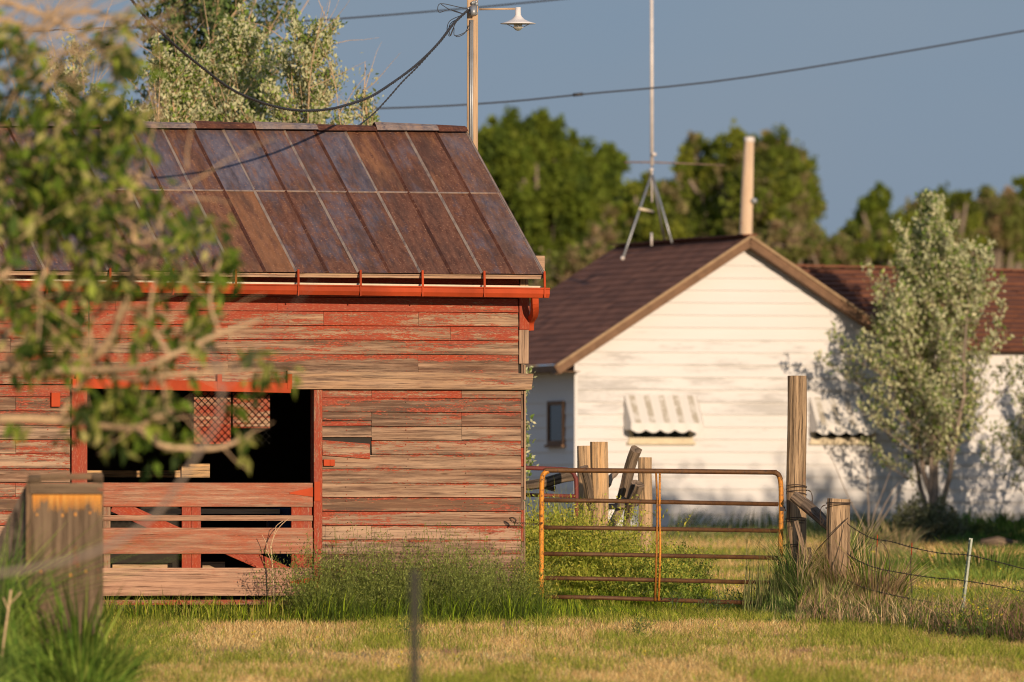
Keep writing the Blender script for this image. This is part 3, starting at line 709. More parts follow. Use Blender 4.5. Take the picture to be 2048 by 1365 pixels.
mm = twisted(path, .0075, .0082, .17); mm.tube([path[0], path[0]+(path[0]-path[6])*20], .012, 6)
whole(mm, 'service_cable', 'cable', path[-1], 'thick twisted black cable sagging from the pole across the top left sky', 'cable')
u_, w_ = U(718, 252, vr); pr = BO+BARN.U*u_+BARN.V*vr+Vector((0, 0, w_))
cp = [(905, 52), (870, 95), (836, 133), (805, 164), (778, 195), (750, 225)]
path = smooth_path([at(x_, y_, YP-.15-(905-x_)/187*(YP-.15-pr.y)) for x_, y_ in cp]+[pr], 4)
whole(twisted(path, .0055, .005, .12, 2), 'drop_cable', 'cable', pr, 'thinner dark cable dropping from the pole to the barn ridge', 'cable')
for lab, cp in (('far grey overhead wire crossing behind the lamp, the upper of two', [(-200, 66, 150), (240, 57, 152), (600, 43, 154), (900, 20, 156), (1100, 1, 158), (1500, -40, 160)]),
                ('far grey overhead wire rising to the right edge, the lower of two', [(400, 225, 150), (800, 216, 152), (1000, 205, 153), (1155, 190, 154), (1500, 154, 156), (2048, 62, 160), (2400, -5, 162)])):
    m = MB(); p_ = smooth_path([at(*c_) for c_ in cp], 5); m.tube(p_, .013, 6); 
    if 'lower' in lab: m.tube([at(1146, 190.5, 153.9), at(1166, 188.5, 153.9)], .026, 6, (1, 0, 0))
    whole(m, 'overhead_wire', 'galv' if 0 else 'cable', p_[0], lab, 'wire', 'overhead wires')

# ================================================================== HOUSE
hs = thing('house', HB, 'low white clapboard house with brown shingle roof and peeling gable', 'house', rz=HOUSE.a)
def UH(px, py, v=0): return HOUSE.uw(px, py, v)
n_ = NT('white_clapboard'); _, tr_, tg_, tb_ = n_.tint()
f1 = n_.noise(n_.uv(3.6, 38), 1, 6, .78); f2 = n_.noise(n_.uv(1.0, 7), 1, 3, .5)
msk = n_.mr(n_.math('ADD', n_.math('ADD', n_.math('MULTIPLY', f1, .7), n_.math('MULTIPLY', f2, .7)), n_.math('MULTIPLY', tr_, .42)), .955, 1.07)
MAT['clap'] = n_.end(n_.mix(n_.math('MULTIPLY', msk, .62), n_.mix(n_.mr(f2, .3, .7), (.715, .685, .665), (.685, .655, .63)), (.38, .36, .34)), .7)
n_ = NT('brown_shingle'); _, tr_, tg_, tb_ = n_.tint()
fv = n_.noise(n_.uv(3.4, 7), 1, 2, .5); fg = n_.noise(n_.obj(), 60, 2, .5)
c_ = n_.mix(n_.mr(n_.math('ADD', n_.math('MULTIPLY', fv, .5), n_.math('MULTIPLY', tg_, .6)), .2, .9), (.14, .050, .026), (.38, .150, .080))
MAT['shingle'] = n_.end(n_.mix(n_.mr(fg, .3, .7, 0, .4), c_, (.15, .08, .065)), .9)
apx = UH(1500, 484, 0); wl_ = UH(1152, 705, 0)[1]; uc_ = apx[0]; Wg = 2*uc_
EX = .182
def clap_wall(u0, u1, w0, wtop_fn, v, tint_fn, holes=()):
    m = MB(); w = w0
    maxw = max(wtop_fn(u) for u in np.linspace(u0, u1, 41))
    while w < maxw:
        wt = w+EX
        us_ = [u for u in np.linspace(u0, u1, 161) if wtop_fn(u) > w+.004]
        if not us_: break
        a, b = us_[0], us_[-1]
        us2 = [u for u in us_ if wtop_fn(u) >= wt-.002]; a2, b2 = (us2[0], us2[-1]) if us2 else ((a+b)/2-.02, (a+b)/2+.02)
        cuts = [a, b]
        top = min(wt, maxw)
        for i in range(len(cuts)-1):
            c0, c1 = cuts[i], cuts[i+1]; d0 = max(c0, a2) if i == 0 else c0; d1 = min(c1, b2) if i == len(cuts)-2 else c1
            m.hexa([(c0, v+.0, w), (c0, v-.028, w), (d0, v-.004, top), (d0, v+.0, top), (c1-.003, v+.0, w), (c1-.003, v-.028, w), (d1-.003, v-.004, top), (d1-.003, v+.0, top)], tint_fn((c0+c1)/2, w), (1, 0, 0), (0, 0, 1))
        w = wt
    return m
pitch_h = (apx[1]-wl_)/uc_
gable = lambda u: min(apx[1]-pitch_h*abs(u-uc_), 99)
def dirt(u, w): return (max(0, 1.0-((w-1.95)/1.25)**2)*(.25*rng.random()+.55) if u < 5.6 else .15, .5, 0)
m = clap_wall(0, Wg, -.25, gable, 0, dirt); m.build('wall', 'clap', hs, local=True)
WL2 = 9.5; ew = UH(1900, 700, 0)[1]
m = clap_wall(Wg+.002, WL2, -.25, lambda u: ew, .05, lambda u, w: (.12, .5, 0)); m.build('wing_wall', 'clap', hs, local=True)
# left side wall: same boards, turned
m = MB(); w = -.25; SD = 6.2
while w+EX < wl_-.02:
    m.hexa([(0, 0, w), (-.022, 0, w), (-.006, 0, w+EX), (0, 0, w+EX), (0, SD, w), (-.022, SD, w), (-.006, SD, w+EX), (0, SD, w+EX)], (.05, .5, 0), (0, 1, 0), (0, 0, 1)); w += EX
LBx = m; m.box((Wg/2, SD, 1.0), Wg, .1, 2.6); m.build('side_wall', 'clap', hs, local=True)
m = MB(); m.box((-.010, -.012, wl_/2-.12), .05, .05, wl_+.24); m.build('corner_trim', 'clap', hs, local=True)
# roofs
def shingle_plane(m, A, B, C, D, rows=16, thick=.012, tone=.5, ragged=0.0):
    """A-B lower edge, D-C upper edge; each course laid over the last"""
    A, B, C, D = map(Vector, (A, B, C, D)); nrm = (B-A).cross(D-A).normalized()
    if nrm.z < 0: nrm = -nrm
    L = (B-A).length
    for i in range(rows):
        t0, t1 = i/rows, (i+1)/rows+.01; a0 = A.lerp(D, t0); b0 = B.lerp(C, t0); a1 = A.lerp(D, t1); b1 = B.lerp(C, t1)
        nt = max(1, int(L/.31)); off = .5*(i % 2)
        xs_ = sorted(set([0, 1]+[min(1, max(0, (k+off)/nt)) for k in range(nt+1)]))
        for k in range(len(xs_)-1):
            x0, x1 = xs_[k], xs_[k+1]
            if x1-x0 < 1e-4: continue
            th = thick*(1+ragged*rng.random()); g_ = .004/L
            P = [a0.lerp(b0, x0+g_), a0.lerp(b0, x0+g_)+nrm*th, a1.lerp(b1, x0+g_)+nrm*.002, a1.lerp(b1, x0+g_), a0.lerp(b0, x1), a0.lerp(b0, x1)+nrm*th, a1.lerp(b1, x1)+nrm*.002, a1.lerp(b1, x1)]
            m.hexa(P, (0, min(1, max(0, tone+rng.normal()*.2)), 0), B-A, D-A)
    m.poly([A-nrm*.001, B-nrm*.001, C-nrm*.001, D-nrm*.001]); 
rl = UH(1500, 470, -.28); el = UH(1116, 728, -.28); RV0, RV1 = -.28, 5.9
el_u, el_w = el; er_u = 2*rl[0]-el_u
m = MB(); shingle_plane(m, (el_u, RV1, el_w), (el_u, RV0, el_w), (rl[0], RV0, rl[1]-.03), (rl[0], RV1, rl[1]-.03), 20, tone=.5)
shingle_plane(m, (er_u, RV0, el_w), (er_u, RV1, el_w), (rl[0], RV1, rl[1]-.03), (rl[0], RV0, rl[1]-.03), 20, tone=.5)
for k_ in range(22):
    v0 = RV0+k_*.28; sag = -.02*math.sin(k_*.5)
    m.bar((rl[0], v0, rl[1]+.0+sag*.3), (rl[0], min(v0+.30, RV1+.02), rl[1]+.008+sag*.3), .22, .022, tint=(0, .25, 0))
m.build('roof', 'shingle', hs, local=True)
MAT['fascia'] = plain('brown_fascia', (.19, .105, .058), .8, var=.25); MAT['fascia_tan'] = plain('tan_fascia_edge', (.36, .235, .13), .8, var=.2)
for sgn in (-1, 1):
    ue_ = rl[0]+sgn*(rl[0]-el_u+.03)
    m = MB(); m.bar((rl[0], RV0-.02, rl[1]-.09), (ue_, RV0-.02, el_w-.09), .03, .15, tint=(0, .5, 0)); m.build('rake_board', 'fascia', hs, local=True)
    m = MB(); m.bar((rl[0], RV0-.045, rl[1]-.025), (ue_, RV0-.045, el_w-.025), .03, .035); m.build('rake_trim', 'fascia_tan', hs, local=True)
    m = MB(); m.bar((rl[0], RV0/2, rl[1]-.15), (ue_, RV0/2, el_w-.15), .26, .012); m.build('soffit', 'fascia', hs, local=True)
m = MB(); m.box((el_u+.02, 2.8, el_w-.07), .03, 6.1, .10); m.box((el_u/2, 2.8, el_w-.11), abs(el_u), 6.0, .012); m.build('eave_board', 'fascia', hs, local=True)
# wing roof, its ridge parallel to the front
wr1 = UH(1640, 536, 3.0)[1]; we1 = ew+.03
m = MB(); shingle_plane(m, (Wg+.02, -.22, we1-.05), (WL2, -.22, we1-.05), (WL2, 3.0, wr1-.05), (Wg-2.7, 3.0, wr1), 17, .03, -.15, 1.0)
shingle_plane(m, (WL2, 6.2, we1-.05), (Wg-1.6, 6.2, we1-.05), (Wg-2.7, 3.0, wr1), (WL2, 3.0, wr1-.05), 10, .03, .5)
for k_ in range(24):
    u0_ = Wg-2.6+k_*.3
    if u0_ > WL2: break
    m.bar((u0_, 3.0, wr1+.015-.05*(u0_-Wg)/4), (u0_+.31, 3.0, wr1+.02-.05*(u0_-Wg)/4), .2, .03, tint=(0, .1+.3*rng.random(), 0))
m.build('wing_roof', 'shingle', hs, local=True)
# windows and awnings
def window(u0, u1, w0, w1, v, side=False):
    f = MB(); t = .06
    bx = (lambda m, a, b, c, d, e, g_: m.box(((a+b)/2, (e+g_)/2, (c+d)/2), b-a, g_-e, d-c)) if not side else (lambda m, a, b, c, d, e, g_: m.box(((e+g_)/2, (a+b)/2, (c+d)/2), g_-e, b-a, d-c))
    bx(f, u0, u0+t, w0, w1, v-.05, v); bx(f, u1-t, u1, w0, w1, v-.05, v); bx(f, u0+t, u1-t, w1-t, w1, v-.05, v); bx(f, u0+t, u1-t, w0, w0+t, v-.05, v); bx(f, u0-.03, u1+.03, w0-.04, w0, v-.08, v)
    fo = f.build('window', 'cream' if not side else 'fascia', hs, local=True)
    g_ = MB(); bx(g_, u0+t, u1-t, w0+t, w1-t, v-.03, v-.024); g_.build('pane', 'glass', fo, local=True)
def awning(x0, x1, y0, y1, n):
    u0, wt = UH(x0, y0, 0); u1 = UH(x1, y0, 0)[0]; wb = UH(x0, y1, -.36)[1]; m = MB(); N = n*10; prev = None
    u0s = u0
    for j in range(N+1):
        t = j/N; ph = (t*n) % 1.0; z = -.026*abs(math.sin(math.pi*t*n))+.012; u = u0+(u1-u0)*t
        dr = .045*abs(math.sin(math.pi*t*n))
        cur = [Vector((u, -.03+z, wt)), Vector((u, -.34+z, wb+.13)), Vector((u, -.365+z, wb-dr+.03))]
        if prev:
            for k in range(2):
                stain = 1.0 if (k == 0 and .34 < ph < .72) else .0
                b = len(m.v); m.v.extend([prev[k], prev[k+1], cur[k+1], cur[k]]); m.face([b, b+1, b+2, b+3], [(t*3, k), (t*3, k+1), (t*3+.1, k+1), (t*3+.1, k)], (stain, .5, 0), True)
        prev = cur
    for uu, sg in ((u0, 1), (u1, -1)):
        q_ = [(uu, -.03, wt), (uu, -.34, wb+.13), (uu, -.35, wb+.03), (uu, -.03, wb+.03)]; m.poly(q_); m.poly([(p[0]+.004*sg, p[1], p[2]) for p in q_][::-1])
    m.build('awning', 'awn', hs, local=True)
n_ = NT('awning_enamel'); _, tr_, tg_, _ = n_.tint(); fo_ = n_.noise(n_.obj(), 6, 5, .7); 
MAT['awn'] = n_.end(n_.mix(n_.math('MULTIPLY', tr_, n_.mr(fo_, .36, .52)), (.72, .68, .63), (.44, .39, .31)), .55)
awning(1247, 1392, 791, 864, 5); awning(1618, 1762, 795, 868, 5)
a = UH(1256, 884); b = UH(1384, 800); window(a[0]+.0, b[0], a[1], b[1], 0)
a = UH(1620, 884); b = UH(1748, 800); window(a[0], b[0], a[1], b[1], 0)
a = UH(2040, 912); window(a[0], a[0]+.9, a[1], a[1]+.62, .05)
# narrow side window
d_ = ray(1116, 890); t_ = (HB-CAM).dot(HOUSE.U)/d_.dot(HOUSE.U); P_ = CAM+d_*t_; vv = (P_-HB).dot(HOUSE.V); ww_ = P_.z-HB.z
window(vv-.38, vv+.38, ww_, ww_+.64, 0, True)

# antenna mast on the house roof
ab = at(1305, 490, 170.0)
an = thing('antenna_mast', ab, 'tall thin metal antenna mast on a tripod standing on the brown house roof', 'antenna')
m = MB(); m.tube([at(1304, 332, 170), at(1303, -60, 170)], .026, 10); m.build('mast', 'pale_metal', an)
m = MB(); m.tube([at(1304, 405, 170), at(1303.5, 328, 170)], .014, 8); m.build('lower_mast', 'pale_metal', an)
for (x0, y0, x1, y1, Yb) in ((1303, 350, 1245, 520, 169.2), (1305, 350, 1344, 486, 169.4), (1304, 350, 1329, 484, 171.0)):
    m = MB(); m.tube([at(x0, y0, 170), at(x1, y1, Yb)], .017, 8); m.build('leg', 'galv', an)
m = MB(); m.tube([at(1280, 418, 169.6), at(1306, 424, 170)], .022, 8); m.build('crank_arm', 'cream', an)
m = MB(); m.tube([at(1248, 325, 170), at(1304, 325, 170), at(1450, 331, 170.3)], [.013, .014, .008], 6)
for x_ in (1254, 1283, 1317, 1348): m.tube([at(x_, 325, 169.7), at(x_, 326, 170.3)], .012, 5)
m.build('boom', plain('brown_boom', (.22, .15, .11), .7), an)
m = MB(); m.lathe(at(1308, 309, 169.95), [(0, .03), (.035, .02), (.04, -.02), (0, -.03)], 10); m.build('clamp', 'pale_metal', an); m = MB(); m.lathe(at(1303, 340, 169.95), [(0, .03), (.03, .02), (.03, -.02), (0, -.03)], 10); m.build('clamp', 'pale_metal', an)
m = MB(); m.tube([at(1244, 520, 169.15), at(1246, 514, 169.15)], .03, 8); m.build('foot', 'pale_metal', an)
# vent pipe on the roof
m = MB(); m.tube([at(1303, 492, 168.6), at(1303, 466, 168.6)], .018, 8); whole(m, 'vent_pipe', 'pale_metal', at(1303, 492, 168.6), 'short vent pipe on the brown roof under the antenna mast', 'vent pipe')
# pale pole behind the gable
pb2 = on_ground(1490, 182)
p2 = thing('utility_pole', pb2, 'pale barkless pole standing up behind the white gable peak', 'utility pole')
m = MB(); m.tube([pb2-Vector((0, 0, .5)), at(1492, 470, 182), at(1495, 380, 182), at(1499, 277, 182)], [.13, .105, .10, .075], 14, (0, .9, .5), wob=.02); m.build('post', 'cream_wood', p2)
m = MB(); m.lathe(at(1499, 280, 182), [(0, .05), (.085, .045), (.09, -.03), (.07, -.05)], 12); m.build('cap', 'pale_metal', p2)
m = MB(); m.lathe(at(1508, 402, 181.9), [(0, .05), (.05, .03), (.055, -.02), (0, -.05)], 10); m.build('insulator', 'galv', p2)

# ================================================================== GATES, POSTS, LOGS
Yg0, Yg1 = 113.9, 114.5
def yg(px): return Yg0+(Yg1-Yg0)*(px-1083)/480
def G(px, py, dy=0): return at(px, py, yg(px)+dy)
gate = thing('tube_gate', on_ground(1083, Yg0), 'rusty six-rail tube gate between the barn corner and the tall post', 'gate')
m = MB(); pts = smooth_path([G(1083, 1200), G(1083, 1100), G(1083.5, 1000), G(1084, 962), G(1087, 949), G(1096, 942.5)], 5); m.tube(pts, .026, 10, (1, .5, 0)); m.build('end_upright', 'rust', gate)
m = MB(); m.tube(smooth_path([G(1094, 942), G(1110, 941), G(1300, 942.5), G(1530, 945), G(1548, 945.5), G(1557, 950), G(1561, 960)], 4), .026, 10, (.12, .5, 0)); m.build('rail', 'rust', gate)
m = MB(); m.tube(smooth_path([G(1559, 954), G(1562, 975), G(1562, 1050), G(1559, 1209)], 5), .026, 10, (.8, .5, 0)); m.build('end_upright', 'rust', gate)
for i, (a, b) in enumerate(((1001, 1009), (1055.5, 1062), (1108, 1116), (1156.5, 1166), (1194, 1208))):
    m = MB(); m.tube([G(1086, a), G(1200, a+1+i*.2), G(1556, b)], .0225, 10, (.10, .5, 0)); m.build('rail', 'rust', gate)
for dx, r_, tq in ((-3.8, .012, (.5, .5, 0)), (3.6, .012, (1, .5, 0))):
    m = MB(); m.tube([G(1316+dx, 947, -.032), G(1317+dx*.6, 1010, -.034), G(1317+dx, 1100, -.032), G(1314+dx, 1202, -.032)], r_, 6, tq); m.build('brace', 'rust', gate)
m = MB(); m.box(G(1565, 1018), .05, .06, .045, (.0, .5, 0)); m.tube([G(1566, 1018), G(1571, 1022)], .01, 6); m.build('hinge', 'rust', gate)
# chain from barn to gate
m = MB(); cpts = smooth_path([at(1020, 1040, 113.75), at(1032, 1047, 113.78), at(1048, 1047, 113.8), at(1066, 1049, 113.82), at(1086, 1046, 113.85)], 5)
for i in range(len(cpts)-1):
    a = cpts[i]; b = cpts[i+1]; d = (b-a); s_ = Vector((0, .5, .5)) if i % 2 else Vector((0, -.5, .5)); s_ = s_*.016
    m.tube([a, a+d*.3+s_, a+d*.7+s_, b, a+d*.7-s_, a+d*.3-s_, a], .0028, 5)
m.tube(smooth_path([at(1019, 1037, 113.75), at(1026, 1036, 113.72), at(1032, 1041, 113.72), at(1028, 1047, 113.74)], 4), .008, 6)
whole(m, 'gate_chain', 'wire', cpts[0], 'small rusty chain tying the tube gate to the barn corner', 'chain')
# red gate behind
Yr = 121
rg = thing('tube_gate', on_ground(1100, Yr), 'dull red tube gate half hidden behind the barn corner', 'gate')
m = MB(); m.tube(smooth_path([at(950, 930, Yr), at(1050, 936, Yr), at(1125, 939, Yr), at(1142, 943, Yr), at(1150, 954, Yr), at(1153, 980, Yr), at(1154, 1150, Yr)], 5), .024, 10); m.build('frame', 'red_tube', rg)
for a, b in ((989, 993), (1040, 1046), (1085, 1092)):
    m = MB(); m.tube([at(950, a-2, Yr), at(1151, b, Yr)], .021, 8); m.build('rail', 'red_tube', rg)

def post(name, x0, x1, ytop, Y, lab, mat='post_wood', tint=(0, .7, .5), lean=0, base_px=None, cat='fence post', grp=None, wob=.02, square=False):
    w = (x1-x0)/(F/Y); bx = (x0+x1)/2 if base_px is None else base_px; b = on_ground(bx, Y); m = MB()
    top = at((x0+x1)/2, ytop, Y)
    N = 9; pts = [b-Vector((0, 0, .3))]+[b.lerp(top, i/N)+Vector((math.sin(i*1.3+x0)*.004, 0, 0)) for i in range(N+1)]
    m.tube(pts, [w/2*1.05]+[w/2*(1.04-.06*i/N) for i in range(N+1)], 22, tint, wob=wob*1.4, smooth=False)
    # chamfered uneven top
    return whole(m, name, mat, b, lab, cat, grp)
post('fence_post', 1575, 1613, 752, 114.6, 'tall weathered post at the hinge side of the rusty gate', tint=(0, .55, .12), base_px=1590, wob=.012)
post('fence_post', 1654, 1699, 998, 113.6, 'short thick grey post right of the tall gate post', tint=(0, .62, .10), base_px=1672)
post('fence_post', 1181, 1217, 884, 119.0, 'sunlit barkless post behind the gate, front one of the pair by the leaning logs', tint=(0, 1.0, .75), base_px=1198)
post('fence_post', 1155, 1184, 892, 122.0, 'pale post half hidden behind the left post of the leaning logs', tint=(0, 1.0, .45), base_px=1168)
post('fence_post', 1276, 1303, 915, 122.0, 'pale post right of the leaning logs behind the gate', tint=(0, 1.0, .45), base_px=1292)
# worn warm patch: split slats beside the tall post
for pp, lab, mt, w_ in (([(1592, 1042), (1604, 1085), (1625, 1170)], 'split grey slat leaning against the foot of the tall gate post', 'dark_wood', .045), ([(1618, 1095), (1622, 1125), (1632, 1180)], 'short broken stake between the tall post and the short post', 'grey_wood', .04)):
    m = MB(); p_ = [at(x_, y_, 114.1) for x_, y_ in pp]
    for i in range(2): m.bar(p_[i], p_[i+1], w_, .02, up=(0, 1, 0), tint=(0, .6, .1))
    whole(m, 'broken_slat', mt, p_[-1], lab, 'slat')
m = MB(); m.tube([at(1587, 992, 114.25), at(1610, 1010, 114.2), at(1635, 1032, 114.0), at(1660, 1056, 113.75)], [.055, .062, .058, .045], 14, (0, .75, 0), wob=.06, smooth=False)
whole(m, 'brace_log', 'dark_wood', at(1660, 1056, 113.75), 'grey brace log wired from the tall gate post to the short post', 'log')
# wraps of wire
def wraps(cx, cy, Y, rad, n, lab, spread=8):
    m = MB(); c0 = at(cx, cy, Y)
    for k in range(n):
        c = at(cx, cy+random.uniform(-spread, spread), Y); tl = random.uniform(-.06, .06); ph = random.random()*6
        m.tube([Vector(c)+Vector((math.cos(t)*(rad+.004+.004*math.sin(3*t+ph)), math.sin(t)*(rad+.004), tl*math.cos(t+ph)*.4)) for t in np.linspace(0, 6.3, 26)], .0035, 5)
    for k in range(3):
        a = random.choice((-1, 1)); m.tube(smooth_path([c0+Vector((a*rad, -.03, 0)), c0+Vector((a*(rad+.05), -.04, -.03)), c0+Vector((a*(rad+.06), -.03, -.10-.05*k)), c0+Vector((a*(rad+.02), -.02, -.16))], 5), .003, 5)
    whole(m, 'wire_wrap', 'wire', c0, lab, 'wire')
wraps(1593, 980, 114.6, .098, 6, 'rusty wire wound round the tall gate post above the brace log', 9)
wraps(1591, 1043, 114.6, .100, 3, 'rusty wire wound round the tall gate post below the brace log', 5)
wraps(1589, 1092, 114.6, .102, 2, 'rusty wire wound round the foot of the tall gate post', 3)
wraps(1676, 1010, 113.6, .118, 3, 'rusty wire wound round the head of the short grey post', 5)
m = MB(); m.tube(smooth_path([at(1696, 1036, 113.45), at(1680, 1052, 113.4), at(1655, 1078, 113.45), at(1630, 1105, 113.8), at(1612, 1135, 114.1)], 6), .0045, 5)
whole(m, 'brace_wire', 'wire', at(1612, 1135, 114.1), 'single brace wire slanting across the short grey post', 'wire')
# leaning logs behind the gate
for i, (x0, y0, x1, y1, r0, r1, Y0, Y1, mt, tq, lab) in enumerate((
    (1262, 1010, 1272, 901, .05, .055, 121.0, 120.4, 'grey_wood', (0, .45, .0), None),
    (1237, 1012, 1272, 899, .058, .064, 120.6, 120.2, 'dark_wood', (0, .85, .0), 'thick dark log leaning up right, highest of the log pile'),
    (1248, 1060, 1270, 965, .035, .050, 120.4, 120.0, 'grey_wood', (0, .45, .0), 'split log standing in the middle of the log pile'),
    (1257, 1030, 1277, 968, .045, .055, 120.1, 119.8, 'dark_wood', (0, .9, .0), 'short round log leaning right with its cut end showing'),
    (1186, 1018, 1166, 935, .045, .05, 118.9, 118.7, 'dark_wood', (0, .6, .0), 'dark slab leaning left beside the sunlit post'),
    (1180, 1018, 1274, 1008, .035, .03, 119.4, 120.4, 'grey_wood', (0, .35, .0), 'grey rail lying across the foot of the log pile'),
    (1206, 1075, 1252, 1000, .05, .045, 120.0, 120.2, 'grey_wood', (0, .45, 0), 'log standing behind the weeds at the foot of the pile'),
    (1050, 972, 1150, 952, .05, .055, 123.0, 123.0, 'dark_wood', (0, .2, 0), 'dark shaded log seen through the red tube gate'),
    (1040, 965, 1110, 978, .035, .03, 123.4, 123.4, 'dark_wood', (0, .3, 0), 'lower dark rail behind the red tube gate'),
    (1215, 970, 1230, 945, .03, .03, 121.0, 121.2, 'grey_wood', (0, .7, 0), 'thin grey stake end right of the sunlit post'))):
    if lab is None: continue
    a = at(x0, y0, Y0); b = at(x1, y1, Y1); m = MB(); d = b-a
    m.tube([a+d*t+Vector((math.sin(t*5+i)*.010, 0, math.cos(t*7+i)*.006)) for t in np.linspace(0, 1, 7)], list(np.linspace(r0, r1, 7)), 14, tq, wob=.05, smooth=False)
    whole(m, 'log', mt, a, lab, 'log', 'logs piled behind the gate')
# barbed wire fence
tp_b = at(1919, 1262, 109.0)
def fy(px): return 113.5-(px-1690)*(4.5/240)
S1 = [(1694, 1044), (1700, 1052), (1742, 1076), (1785, 1084), (1827, 1096), (1883, 1107), (1934, 1110), (1982, 1121), (2048, 1138), (2200, 1180)]
S2 = [(1694, 1102), (1700, 1112), (1745, 1134), (1813, 1148), (1869, 1156), (1931, 1162), (2048, 1184), (2200, 1225)]
S3 = [(1694, 1160), (1728, 1176), (1770, 1187), (1827, 1199), (1923, 1215), (1982, 1230), (2048, 1245), (2200, 1290)]
for S_, lab in ((S1, 'top strand of the barbed wire fence right of the short post'), (S2, 'middle strand of the barbed wire fence right of the short post'), (S3, 'lowest strand of the barbed wire fence right of the short post')):
    p_ = smooth_path([at(x_, y_, fy(x_)) for x_, y_ in S_], 6); m = twisted(p_, .0026, .0026, .06, 2)
    L = 0
    for i in range(1, len(p_)):
        L += (p_[i]-p_[i-1]).length
        if L > .11:
            L = 0; c = p_[i]
            for k in range(2):
                v_ = Vector((random.uniform(-.3, .3), random.uniform(-1, 1), random.uniform(-1, 1))).normalized()*.016; m.tube([c-v_, c+v_], .0022, 4)
    whole(m, 'barbed_wire', 'wire', p_[0], lab, 'barbed wire', 'strands of the wire fence')
for (x_, y0, y1, lab) in ((1754, 1070, 1182, 'twisted wire stay with a red tip, nearer the short post'), (1823, 1086, 1190, 'twisted wire stay with a red tip, nearer the steel post')):
    e = thing('wire_stay', at(x_, y1, fy(x_)), lab, 'wire stay', 'wire stays hung on the fence')
    m = twisted([at(x_, y0+18, fy(x_)), at(x_-3, (y0+y1)/2, fy(x_)), at(x_+1, y1, fy(x_))], .0022, .003, .05, 2); m.build('twist', 'wire', e)
    m = MB(); m.tube([at(x_+1, y0, fy(x_)), at(x_, y0+24, fy(x_))], .005, 5); m.build('tip', 'red_paint', e)
m = MB(); m.tube(smooth_path([at(x_, y_, 112) for x_, y_ in ((1748, 1084), (1738, 1110), (1739, 1136), (1752, 1143), (1768, 1140), (1795, 1160))], 6), .003, 5); m.tube(smooth_path([at(x_, y_, 112.1) for x_, y_ in ((1760, 1082), (1774, 1100), (1779, 1130), (1778, 1160), (1774, 1190))], 6), .003, 5)
whole(m, 'wire_coil', 'wire', at(1774, 1190, 112.1), 'loose loop of wire hanging on the fence near the first stay', 'wire')
tp = thing('steel_post', tp_b, 'leaning green steel fence post with a pale face in the wire fence', 'fence post')
m = MB(); a = at(1918, 1275, 109.0); b = at(1942, 1077, 109.0); m.bar(a, b, .036, .006, up=(0, 1, 0)); m.build('flange', plain('faded_green_steel', (.42, .44, .36), .7, var=.4, sc=12), tp)
m = MB(); m.bar(a+Vector((-.006, -.02, 0)), b+Vector((-.006, -.02, -.01)), .008, .035, up=(0, 1, 0))
for t in np.linspace(.15, .95, 12): p = a.lerp(b, t)+Vector((-.017, -.03, 0)); m.box(p, .012, .012, .014)
m.build('stem', plain('green_steel', (.10, .13, .08), .7, var=.4, sc=12), tp)

# feeder box in the left foreground
Yf = 86.0
fb = thing('wooden_bin', on_ground(130, Yf), 'tall slope-backed grey plank bin standing in grass before the half door', 'bin')
def FBp(px, py, dy=0): return at(px, py, Yf+dy)
m = MB()
xs_ = [63, 111, 158, 203]
for i in range(3):
    a = FBp(xs_[i]+.15, 985); b = FBp(xs_[i+1]-.15, 985); bot = on_ground(100, Yf).z-.1
    m.hexa([(a.x, Yf, bot), (a.x, Yf+.025, bot), (a.x, Yf+.025, a.z), (a.x, Yf, a.z), (b.x, Yf, bot), (b.x, Yf+.025, bot), (b.x, Yf+.025, b.z), (b.x, Yf, b.z)], (0, .6, .0), (0, 0, 1), (1, 0, 0))
m.build('front_plank', 'box_wood', fb)
# honey coloured splintered band under the cap board: the bare wood where the lid rubbed
n_ = NT('splintered_fresh_wood'); su = n_.noise(n_.uv(2.0, 22), 1, 5, .7); g_ = n_.noise(n_.uv(3, 60), 1, 4, .6)
_, tr_, tg_, tb_ = n_.tint(); uvn = n_.t.nodes.new('ShaderNodeSeparateXYZ'); uvm = n_.t.nodes.new('ShaderNodeUVMap'); n_.t.links.new(uvm.outputs[0], uvn.inputs[0])
MAT['splinter'] = n_.end(n_.mix(n_.mr(g_, .3, .7), (.62, .19, .02), (.80, .42, .10)), .8)
m = MB(); g2 = np.random.default_rng(3); x_ = 65.0
while x_ < 203:
    wq = 1.5+g2.random()*3.5; ln = 16+18*vnoise(np.array([x_]), np.array([0.]), 22, 4)[0]+g2.random()*14
    if 80 < x_ < 96: ln *= .45
    a = FBp(x_, 990); b = FBp(min(203, x_+wq), 990+ln); z1 = a.z; z0 = b.z
    m.hexa([(a.x+(b.x-a.x)*.4, Yf-.0005, z0), (a.x+(b.x-a.x)*.4, Yf-.002, z0), (a.x, Yf-.005, z1), (a.x, Yf-.0005, z1), (b.x-(b.x-a.x)*.4, Yf-.0005, z0), (b.x-(b.x-a.x)*.4, Yf-.002, z0), (b.x, Yf-.005, z1), (b.x, Yf-.0005, z1)], (0, .5, 0), (0, 0, 1), (1, 0, 0)); x_ += wq
